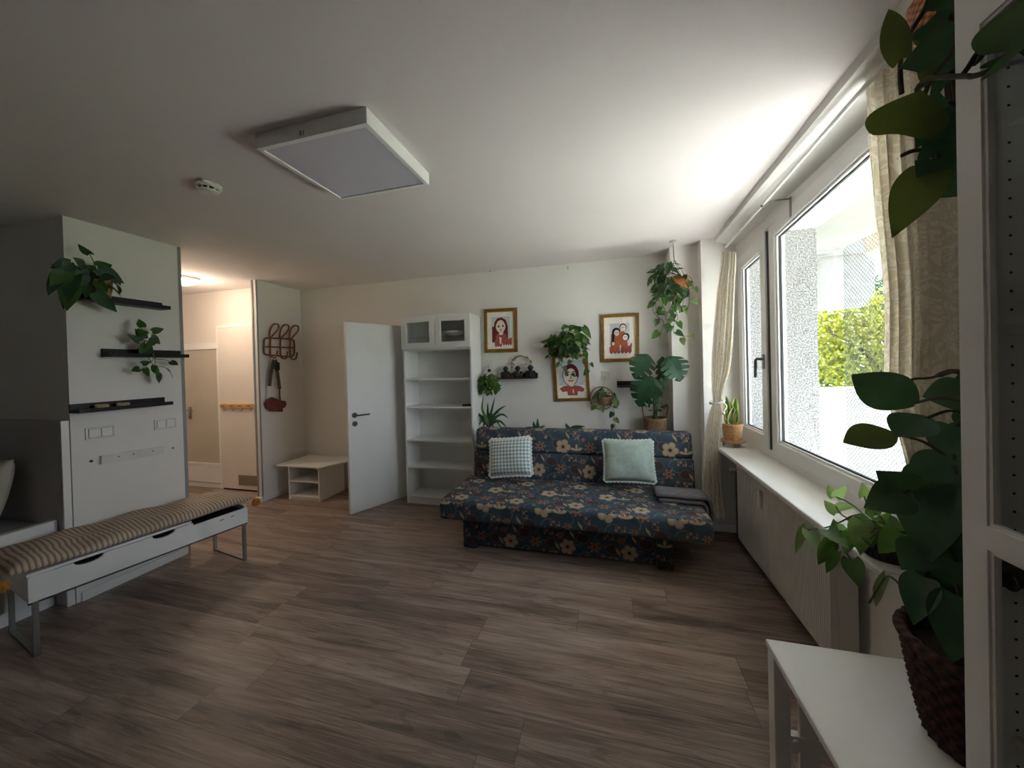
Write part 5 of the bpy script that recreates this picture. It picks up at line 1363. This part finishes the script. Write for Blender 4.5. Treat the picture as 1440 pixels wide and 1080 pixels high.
# rod
def rodp(y): return V(.925, y, 2.396 + (2.5 - y) * .055)
t = thing('curtain_rod', 'thin white curtain rod running along the top of the window', 'curtain rod', rodp(2.2))
q = B(); tube(q, [rodp(3.16), rodp(1.13)], .009, 10); obj('rod', q, M['trim'], t, smooth=True)
for y in (2.47, 1.20):
    q = B(); p = rodp(y); tube(q, smoothline([p + V(-.012, 0, -.004), p + V(0, 0, -.016), p + V(.012, 0, -.006), p + V(.06, 0, .012), V(XW - .014, y - .02, p.z + .005)], 4), .0045, 6); box(q, XW - .016, XW - .012, y - .03, y - .01, p.z - .10, p.z + .015); obj('bracket', q, M['steel'], t)

# ------------------------------------------------------------------ radiator
t = thing('radiator', 'white panel radiator on the wall below the window sill', 'radiator', (.99, 2.48, .105))
RX0, RX1, RY0, RY1, RZ0, RZ1 = .935, 1.040, 1.888, 3.06, .105, .715
q = B(); box(q, RX0 + .002, RX0 + .03, RY0, RY1, RZ0, RZ1)
n = 70
for k in range(n):
    y = RY0 + .012 + (RY1 - RY0 - .024) * k / n; box(q, RX0, RX0 + .003, y, y + .010, RZ0 + .03, RZ1 - .02)
obj('front_panel', q, M['radiator'], t)
for ya in (RY0 - .003, RY1 - .002): obj('side_cover', box(B(), RX0 + .03, RX1, ya, ya + .005, RZ0, RZ1), M['radiator'], t, bevel=.001)
obj('rear_panel', box(B(), RX1 - .02, RX1, RY0 + .02, RY1 - .02, RZ0 + .02, RZ1 - .02), M['radiator'], t)
q = B(); box(q, RX0, RX1, RY0, RY1, RZ1, RZ1 + .004)
obj('top_grille', q, M['radiator'], t)
q = B()
for k in range(44):
    y = RY0 + .02 + k * .026; box(q, RX0 - .0012, RX0 + .001, y, y + .013, RZ0 + .010, RZ0 + .016)
obj('bottom_slot_light', q, M['brightwhite'], t)  # white bars paint the light passing through the bottom holes
hm = P(1071, 702, 0, RX0); q = B(); box(q, RX0 - .022, RX0 - .001, hm.y - .018, hm.y + .018, hm.z - .06, hm.z + .06); obj('heat_meter', q, M['ceramic'], t, bevel=.004)
q = B(); tube(q, smoothline([V(.99, RY1 + .002, .16), V(.99, 3.14, .16), V(1.0, 3.20, .12), V(1.0, 3.22, .0)], 5), .010, 8); tube(q, smoothline([V(.99, RY1 + .002, .62), V(.99, 3.16, .62), V(1.0, 3.26, .55), V(1.0, 3.27, .0)], 5), .010, 8); obj('pipe', q, M['steel'], t, smooth=True)
q = B(); tube(q, [V(.99, 3.10, .62), V(.93, 3.10, .62), V(.90, 3.10, .62)], [.016, .02, .018], 12); obj('valve', q, M['ceramic'], t)
for y in (2.15, 2.8):
    q = B(); box(q, RX1, XW - .0005, y, y + .03, .2, .6); obj('wall_bracket', q, M['steel'], t)

# ------------------------------------------------------------------ on the sill
zs = .7905
sc = P(1027, 626, 2, zs); sc = V(.935, 3.14, zs)
t = thing('plant_stool', 'little round wooden stool standing in the far corner of the window sill', 'stool', sc)
obj('seat', lathe(B(), sc + V(0, 0, .034), [(.085, 0), (.09, .004), (.09, .014), (.085, .018)], 32, capt=True), M['wood'], t, smooth=False)
for k in range(3):
    a = k * 2 * PI / 3 + .6; q = B(); tube(q, [sc + V(.062 * math.cos(a), .062 * math.sin(a), 0), sc + V(.055 * math.cos(a), .055 * math.sin(a), .036)], [.009, .011], 10); obj('leg', q, M['wood'], t)
pc = sc + V(0, 0, .0525)
t = thing('snake_plant', 'small snake plant in a light bamboo pot on the sill stool', 'potted plant', pc)
add_pot(t, pc, .058, .074, .125, M['bamboopot'])
rr = random.Random(81); bl = B(); ct = pc + V(0, 0, .11)
for (b_, t_, w) in [((1024, 592), (1021, 556), .06), ((1029, 592), (1027, 566), .07), ((1032, 592), (1035, 558), .062), ((1026, 592), (1031, 572), .06), ((1030, 594), (1019, 580), .05), ((1034, 592), (1036, 574), .05)]:
    yy = 3.14 + rr.uniform(-.05, .03); pb, pt = P(*b_, 1, 3.14), P(*t_, 1, yy); pb.z = ct.z
    leaf(bl, pb, pt, w, V(rr.uniform(-.6, .3), -1, .1), SWORD, curl=-.05, fold=.3, lobe=0, mi=0, edge_mi=1)
clampmesh(bl, xmax=XW - .02)
obj('foliage', bl, [M['leaf'], M['leafyellow']], t)

# dark planter with bright trailing pothos near the end of the sill
rr = random.Random(91)
pc = V(.905, 1.485, zs)
t = thing('trailing_pothos', 'bright trailing pothos in a dark planter at the near end of the sill', 'potted plant', pc)
add_pot(t, pc, .062, .072, .085, M['darkpot'], 'planter')
bl, bs = B(), B(); ct = pc + V(0, 0, .08)
LS = [((1172, 699), (1164, 682), .045, .86, 2), ((1176, 699), (1190, 684), .045, .86, 2), ((1214, 698), (1214, 679), .045, .88, 2), ((1176, 722), (1158, 702), .05, .84, 1), ((1178, 713), (1199, 712), .04, .85, 1), ((1226, 734), (1184, 729), .06, .84, 0), ((1212, 734), (1209, 782), .085, .81, 1),
      ((1134, 745), (1113, 778), .075, .80, 1), ((1138, 746), (1152, 776), .07, .80, 1), ((1168, 760), (1151, 798), .07, .80, 0), ((1176, 775), (1160, 808), .05, .79, 0), ((1164, 745), (1192, 768), .08, .80, 0), ((1198, 787), (1208, 826), .075, .78, 0), ((1265, 748), (1232, 780), .075, .82, 0),
      ((1178, 748), (1172, 730), .05, .84, 0), ((1196, 752), (1186, 780), .06, .82, 0), ((1222, 750), (1226, 770), .06, .83, 0), ((1236, 738), (1252, 722), .06, .86, 0), ((1190, 742), (1180, 750), .05, .83, 1), ((1230, 725), (1218, 712), .06, .87, 0), ((1250, 735), (1270, 745), .06, .84, 0)]
for b_, t_, w, x, mi in LS:
    pb, pt = P(*b_, 0, x), P(*t_, 0, x - .015); leaf(bl, pb, pt, w * .8, tocam(pb, .35, rr) + V(0, 0, .35), HEART, curl=.08, mi=mi)
for path in ([(1240, 735), (1215, 730), (1200, 725), (1180, 735), (1160, 742), (1134, 745)], [(1236, 740), (1210, 745), (1190, 755), (1170, 760)], [(1230, 735), (1205, 715), (1190, 705), (1176, 699)], [(1240, 730), (1222, 712), (1215, 698)], [(1225, 755), (1200, 765), (1190, 775), (1197, 787)], [(1195, 730), (1182, 722), (1176, 713)], [(1232, 742), (1222, 752), (1204, 758), (1198, 748), (1208, 740)], [(1236, 748), (1215, 765), (1200, 768), (1192, 758)]):
    tube(bs, smoothline([ct] + [P(x, y, 0, .825) for x, y in path], 5), .0028, 5)
tw = [P(1222, 848, 0, .81), P(1232, 832, 0, .81), P(1246, 812, 0, .812), P(1258, 815, 0, .84), P(1276, 836, 0, .81)]
tube(bs, smoothline(tw, 4), .003, 5)
leaf(bl, P(1246, 811, 0, .811), P(1221, 853, 0, .80), .035, V(-1, -.4, .5), LANCE, mi=3)
obj('foliage', bl, [M['leaf'], M['leafbright'], M['leafbright'], M['leafvar']], t); obj('stems', bs, M['stem'], t)

# ------------------------------------------------------------------ side table and big-leaved plant
TZ = .60; TX0, TX1, TY0, TY1 = .455, 1.045, .868, 1.262
t = thing('side_table', 'small white slatted side table standing by the wall below the sill', 'table', (.75, 1.06, 0))
obj('tabletop', box(B(), TX0, TX1, TY0, TY1, TZ - .018, TZ), M['white'], t, bevel=.003)
for x in (TX0 + .004, TX1 - .045):
    for y in (TY0 + .004, TY1 - .046): obj('leg', box(B(), x, x + .042, y, y + .042, 0, TZ - .018), M['white'], t, bevel=.002)
q = B()
for y in (TY0 + .012, TY1 - .03): box(q, TX0 + .046, TX1 - .045, y, y + .018, TZ - .055, TZ - .018)
for x in (TX0 + .012, TX1 - .03): box(q, x, x + .018, TY0 + .046, TY1 - .046, TZ - .040, TZ - .018)
obj('apron', q, M['white'], t)
for k in range(5):
    x = TX0 + .072 + k * .094; obj('slat', box(B(), x, x + .048, TY1 - .036, TY1 - .022, .10, TZ - .055), M['white'], t, bevel=.001)
obj('lower_rail', box(B(), TX0 + .046, TX1 - .045, TY1 - .040, TY1 - .018, .30, .345), M['white'], t)
obj('lower_rail', box(B(), TX0 + .046, TX1 - .045, TY1 - .040, TY1 - .018, .06, .10), M['white'], t)
q = B(); tube(q, [V(TX0 + .058, TY1 - .03, .33), V(TX0 + .058, TY1 - .046, .33)], .008, 10); obj('screw_cap', q, M['brightwhite'], t)

rr = random.Random(101)
pc = V(.785, 1.005, TZ + .0005)
t = thing('rubber_plant', 'big dark-leaved plant in a dark willow basket on the white side table', 'potted plant', pc)
def rip(a, z): return .004 * math.sin(z * 2 * PI / .016) * (1 if int(a * 9) % 2 else -1) + .003 * math.sin(a * 23)
q = B(); N_ = 60; prof = [(.090, 0)] + [(.094 + .038 * (k / N_) ** .8, .212 * k / N_) for k in range(N_ + 1)]
prof += [(.136, .220), (.130, .228), (.122, .220), (.118, .19)]
lathe(q, pc, prof, 72, rip); obj('basket', q, M['darkwicker'], t, smooth=True)
q = B(); tube(q, [pc + V(.132 * math.cos(a * PI / 40), .132 * math.sin(a * PI / 40), .221 + .004 * math.sin(a * 4)) for a in range(80)], .011, 8, closed=True); obj('woven_rim', q, M['darkwicker'], t, smooth=True)
q = B(); disc(q, pc + V(0, 0, .185), V(1, 0, 0), V(0, 1, 0), .118, .118, 28); obj('soil', q, M['soil'], t)
ct = pc + V(.01, .0, .185); bs = B()
Y_ = 1.05
LB = [((1285, 567), (1200, 529), .100, 0, 0), ((1257, 611), (1187, 620), .082, 0, 1), ((1304, 588), (1259, 612), .095, 0, 0), ((1370, 553), (1303, 556), .085, .03, 0), ((1276, 694), (1236, 664), .090, -.02, 0), ((1342, 648), (1279, 688), .105, 0, 0), ((1271, 695), (1217, 713), .085, -.03, 0),
      ((1346, 668), (1374, 772), .15, -.04, 0), ((1312, 680), (1298, 795), .13, -.03, 0), ((1300, 812), (1280, 878), .075, -.02, 0), ((1345, 790), (1362, 905), .14, -.04, 0), ((1372, 603), (1338, 622), .07, .03, 0), ((1345, 600), (1325, 650), .09, .03, 0), ((1375, 640), (1340, 690), .10, .02, 0),
      ((1335, 760), (1312, 850), .11, 0, 0), ((1365, 700), (1350, 800), .12, .02, 0), ((1330, 690), (1330, 780), .12, .03, 0), ((1375, 720), (1385, 820), .12, -.02, 0), ((1310, 740), (1290, 760), .07, .02, 0), ((1300, 770), (1268, 800), .08, -.02, 0), ((1372, 520), (1405, 560), .09, .03, 0), ((1378, 570), (1410, 630), .10, .02, 0), ((1350, 840), (1335, 935), .09, -.07, 0), ((1380, 820), (1385, 930), .12, -.05, 0), ((1320, 660), (1292, 730), .11, .05, 0), ((1350, 720), (1322, 790), .12, .05, 0)]
bl = B()
for i, (b_, t_, w, dy, mi) in enumerate(LB):
    y_ = max(Y_ + dy, .93); pb, pt = P(*b_, 1, y_), P(*t_, 1, max(y_ - .02, .90))
    n_ = tocam(pb, .35, rr) + V(-.2, 0, .25)
    if i == 1: n_ = V(-.5, -.75, .75)
    lb = B(); leaf(lb, pb, pt, w, n_, OVAL if i in (0, 1, 2, 3) else HEART, curl=.10 if i > 2 else .06, fold=.2, lobe=.06)
    clampmesh(lb, ymin=.862, xmax=XW - .03)
    obj('leaf', lb, M['leafolive'] if mi else M['leafdark'], t, smooth=True, subsurf=1)
mains = []
for k, path in enumerate(([(1362, 800), (1366, 700), (1368, 600), (1366, 525)], [(1352, 820), (1345, 740), (1335, 680), (1342, 650)], [(1370, 820), (1372, 720), (1376, 640)], [(1345, 830), (1325, 770), (1312, 690)])):
    line = smoothline([ct + V(.02 * math.cos(k * 2), .02 * math.sin(k * 2), 0)] + [P(x, y, 1, Y_ + .02) for x, y in path], 6); mains.append(line); tube(bs, line, .006, 8)
for i, (b_, t_, w, dy, mi) in enumerate(LB):
    pb = P(*b_, 1, max(Y_ + dy, .93)); best = min((p for l in mains for p in l[6:]), key=lambda p: (p - pb).length + max(0, p.z - pb.z) * .5)
    tube(bs, smoothline([best, (best + pb) / 2 + V(0, 0, .015), pb], 5), .0033, 6)
tube(bs, smoothline([P(x, y, 1, Y_ - .01) for x, y in ((1268, 541), (1285, 533), (1310, 531), (1338, 522), (1356, 526), (1372, 530))], 5), [.003] * 12 + [.006] * 14, 6)
clampmesh(bs, ymin=.87, xmax=XW - .03)
obj('stems', bs, M['darkstem'], t, smooth=True)

# ------------------------------------------------------------------ glass-doored cabinet at the right
CX0, CX1, CY1, CY0, CZ = .642, 1.045, .840, .02, 2.32
t = thing('display_cabinet', 'white cabinet with a tall glass door at the right edge', 'cabinet', (.84, .43, 0))
for y in (CY0, CY1 - .018): obj('side_panel', box(B(), CX0, CX1, y, y + .018, 0, CZ), M['whitem'], t, bevel=.001)
obj('back_panel', box(B(), CX1 - .006, CX1, CY0 + .018, CY1 - .018, .06, CZ - .02), M['whitem'], t)
for z in (0.06, .42, .78, 1.118, 1.50, 1.86, CZ - .018): obj('shelf', box(B(), CX0 + .03 * (z < 2.2), CX1 - .006, CY0 + .018, CY1 - .018, z, z + .018), M['whitem'], t, bevel=.001)
obj('plinth', box(B(), CX0 + .01, CX0 + .022, CY0 + .018, CY1 - .018, 0, .06), M['whitem'], t)
q = B()
for z in [0.2 + k * .032 for k in range(65)]:
    if 1.10 < z < 1.15: continue
    for x in (CX0 + .037,): disc(q, V(x, CY1 - .0185, z), V(1, 0, 0), V(0, 0, 1), .0026, .0026, 8)
obj('peg_holes', q, M['blackm'], t, kind='stuff')
def yd(y0, y1, z0, z1, x): return [V(x, y0, z0), V(x, y1, z0), V(x, y1, z1), V(x, y0, z1)]
ym_ = .43
for y1, y0 in ((CY1, ym_ + .0015), (ym_ - .0015, CY0)):
    q = B(); xd = CX0 - .020
    zr1, zr0 = P(1400, 745, 0, xd).z, P(1412, 784, 0, xd).z
    ztop = P(1404, 10, 0, xd).z
    ring(q, yd(y1, y0, .065, zr0, xd), yd(y1 - .044, y0 + .044, .12, zr0 - .0005, xd), (.018, 0, 0))
    ring(q, yd(y1, y0, zr0, CZ - .004, xd), yd(y1 - .044, y0 + .044, zr1, ztop, xd), (.018, 0, 0))
    dr = obj('door', q, M['white'], t, bevel=.002)
    q = B(); a, b_ = y1 - .042, y0 + .042
    ring(q, yd(a, b_, .118, zr0 + .001, xd + .004), yd(a - .008, b_ + .008, .126, zr0 - .007, xd + .004), (.010, 0, 0)); ring(q, yd(a, b_, zr1 - .002, ztop + .002, xd + .004), yd(a - .008, b_ + .008, zr1 + .006, ztop - .006, xd + .004), (.010, 0, 0)); obj('glazing_bead', q, M['trim'], dr)
    q = B(); box(q, xd + .010, xd + .013, b_, a, .118, zr0); box(q, xd + .010, xd + .013, b_, a, zr1, ztop); obj('pane', q, M['doorglass'], dr)
    q = B(); ky = (y0 + .022) if y1 == CY1 else (y1 - .022); tube(q, [V(xd, ky, 1.05), V(xd - .02, ky, 1.05)], [.006, .012], 12); obj('knob', q, M['ceramic'], dr)
for z in (.30, 1.085, 2.0):
    q = B(); box(q, CX0 + .004, CX0 + .05, CY1 - .034, CY1 - .0185, z - .02, z + .025); tube(q, [V(CX0 + .002, CY1 - .05, z), V(CX0 + .006, CY1 - .05, z)], .016, 12); obj('hinge', q, M['darksteel'], t, bevel=.002)

# ------------------------------------------------------------------ hanging pothos at the top right
rr = random.Random(111)
pc = V(.81, 1.03, 2.165)
t = thing('hanging_pothos', 'large-leaved pothos hanging from the ceiling at the upper right, in front of the near curtain', 'hanging plant', pc)
q = B(); lathe(q, pc, [(.05, 0), (.085, .02), (.108, .07), (.112, .12), (.106, .12), (.10, .10)], 36); obj('pot', q, M['copper'], t, smooth=True)
q = B(); disc(q, pc + V(0, 0, .10), V(1, 0, 0), V(0, 1, 0), .10, .10); obj('soil', q, M['soil'], t)
q = B(); kn = pc + V(0, 0, .28)
tube(q, [V(pc.x, pc.y, ZC - .001), kn], .003, 5)
for k in range(3): a = k * 2 * PI / 3; tube(q, [kn, pc + V(.108 * math.cos(a), .108 * math.sin(a), .115)], .003, 5)
obj('cord', q, M['twine'], t)
YV = .95; bs = B(); ct = pc + V(0, 0, .11)
LV = [((1263, 188), (1297, 124), .135, 0, 1), ((1338, 64), (1270, 93), .095, 0, 0), ((1267, 82), (1247, 13), .048, 0, 1), ((1334, 142), (1291, 205), .085, .02, 0), ((1350, 150), (1344, 228), .10, 0, 0), ((1303, 244), (1256, 331), .085, 0, 1), ((1342, 252), (1287, 228), .075, 0, 0), ((1336, 236), (1376, 272), .11, 0, 0), ((1304, 84), (1302, 120), .032, 0, 1),
      ((1342, 34), (1288, 52), .08, .02, 0), ((1310, 120), (1336, 108), .05, .03, 0), ((1335, -6), (1300, 12), .07, 0, 0), ((1352, 60), (1345, 120), .075, .03, 0), ((1357, 190), (1352, 250), .10, .02, 0), ((1372, 20), (1352, 50), .07, .02, 0), ((1320, 34), (1300, 70), .07, .02, 0), ((1315, 215), (1300, 200), .05, .01, 0)]
for i, (b_, t_, w, dy, mi) in enumerate(LV):
    pb, pt = P(*b_, 1, YV + dy), P(*t_, 1, YV + dy - .02); lb = B(); leaf(lb, pb, pt, w, tocam(pb, .3, rr) + V(0, 0, .15), LANCE if w < .05 else HEART, curl=.08, fold=.18, lobe=.14)
    clampmesh(lb, ymin=.855); obj('leaf', lb, M['leafolive'] if mi else M['leafdark'], t, smooth=True, subsurf=1)
for (b_, t_, w) in (((1424, 68), (1452, -10), .11), ((1416, 76), (1404, 92), .05), ((1430, 60), (1470, 40), .10)):
    pb, pt = P(*b_, 0, .60), P(*t_, 0, .585); lb = B(); leaf(lb, pb, pt, w, V(-1, -.4, .2), HEART, curl=.05); clampmesh(lb, xmax=.617); obj('leaf', lb, M['leaf'], t, smooth=True, subsurf=1)
rim = pc + V(-.10, -.03, .11)
for path in ([(1345, -5), (1310, 5), (1290, 30), (1270, 68), (1266, 100), (1268, 132)], [(1350, 20), (1335, 80), (1310, 112), (1300, 134)], [(1352, 60), (1348, 120), (1340, 165), (1322, 205), (1318, 245)], [(1356, 80), (1354, 120), (1345, 150), (1343, 210), (1342, 252)], [(1350, 10), (1320, 50), (1305, 84)], [(1343, 250), (1325, 240), (1303, 244)], [(1345, 208), (1325, 213), (1290, 211), (1268, 219)], [(1350, 40), (1345, 34)], [(1350, 20), (1340, 64)], [(1343, 130), (1336, 142)]):
    tube(bs, smoothline([rim] + [P(x, y, 1, YV + .01) for x, y in path], 6), .0042, 7)
S_ = [rim, P(1345, 60, 1, .93), V(.60, .885, 1.99), V(.578, .835, 1.975), P(1356, 107, 0, .582), P(1368, 107, 0, .585), P(1390, 100, 0, .59), P(1410, 84, 0, .598), P(1426, 68, 0, .60)]
tube(bs, smoothline(S_, 6), .0042, 7)
tube(bs, smoothline([P(1352, 107, 0, .585), P(1362, 94, 0, .59), P(1372, 78, 0, .598), P(1378, 72, 0, .598), P(1380, 80, 0, .598), P(1370, 90, 0, .60)], 5), .0038, 6)
clampmesh(bs, ymin=.5)
obj('stems', bs, M['darkstem'], t, smooth=True)

# ------------------------------------------------------------------ light
w = bpy.data.worlds.new('world'); SC.world = w; w.use_nodes = True
nt_ = w.node_tree; bg = nt_.nodes['Background']
tc = nt_.nodes.new('ShaderNodeTexCoord'); sp = nt_.nodes.new('ShaderNodeSeparateXYZ'); nt_.links.new(tc.outputs['Generated'], sp.inputs[0])
rp = nt_.nodes.new('ShaderNodeValToRGB'); nt_.links.new(sp.outputs[2], rp.inputs[0])
e = rp.color_ramp.elements; e[0].position = 0.0; e[0].color = (0.93, 0.96, 1.0, 1); e[1].position = 0.6; e[1].color = (0.62, 0.80, 1.0, 1)
nt_.links.new(rp.outputs[0], bg.inputs[0]); bg.inputs[1].default_value = SKY
def light(name, typ, loc, energy, col, **kw):
    d = bpy.data.lights.new(name, typ); d.energy = energy; d.color = col
    for k, v_ in kw.items(): setattr(d, k, v_)
    o = bpy.data.objects.new(name, d); COL.objects.link(o); o.location = loc; return o
sun = light('sun', 'SUN', (8, -4, 12), SUN, (1.0, 0.98, 0.94), angle=math.radians(2))
sun.rotation_euler = (V(0.58, 0.38, 1.25)).to_track_quat('Z', 'Y').to_euler()
light('hallway_bulb', 'POINT', (lc.x, lc.y, 2.28), HALL, (1.0, 0.80, 0.62), shadow_soft_size=0.10)
po = light('window_portal', 'AREA', (1.10, 2.40, 1.62), 1.0, (1, 1, 1), shape='RECTANGLE', size=1.6, size_y=2.0)
po.rotation_euler = V(1, 0, 0).to_track_quat('Z', 'Y').to_euler(); po.data.cycles.is_portal = True

vs = SC.view_settings
vs.view_transform = 'Standard'; vs.look = 'None'; vs.gamma = 1.0; vs.use_curve_mapping = False; vs.exposure = EXPO
SC.display_settings.display_device = 'sRGB'
try: SC.cycles.max_bounces = 12; SC.cycles.diffuse_bounces = 8; SC.cycles.transparent_max_bounces = 16
except Exception: pass
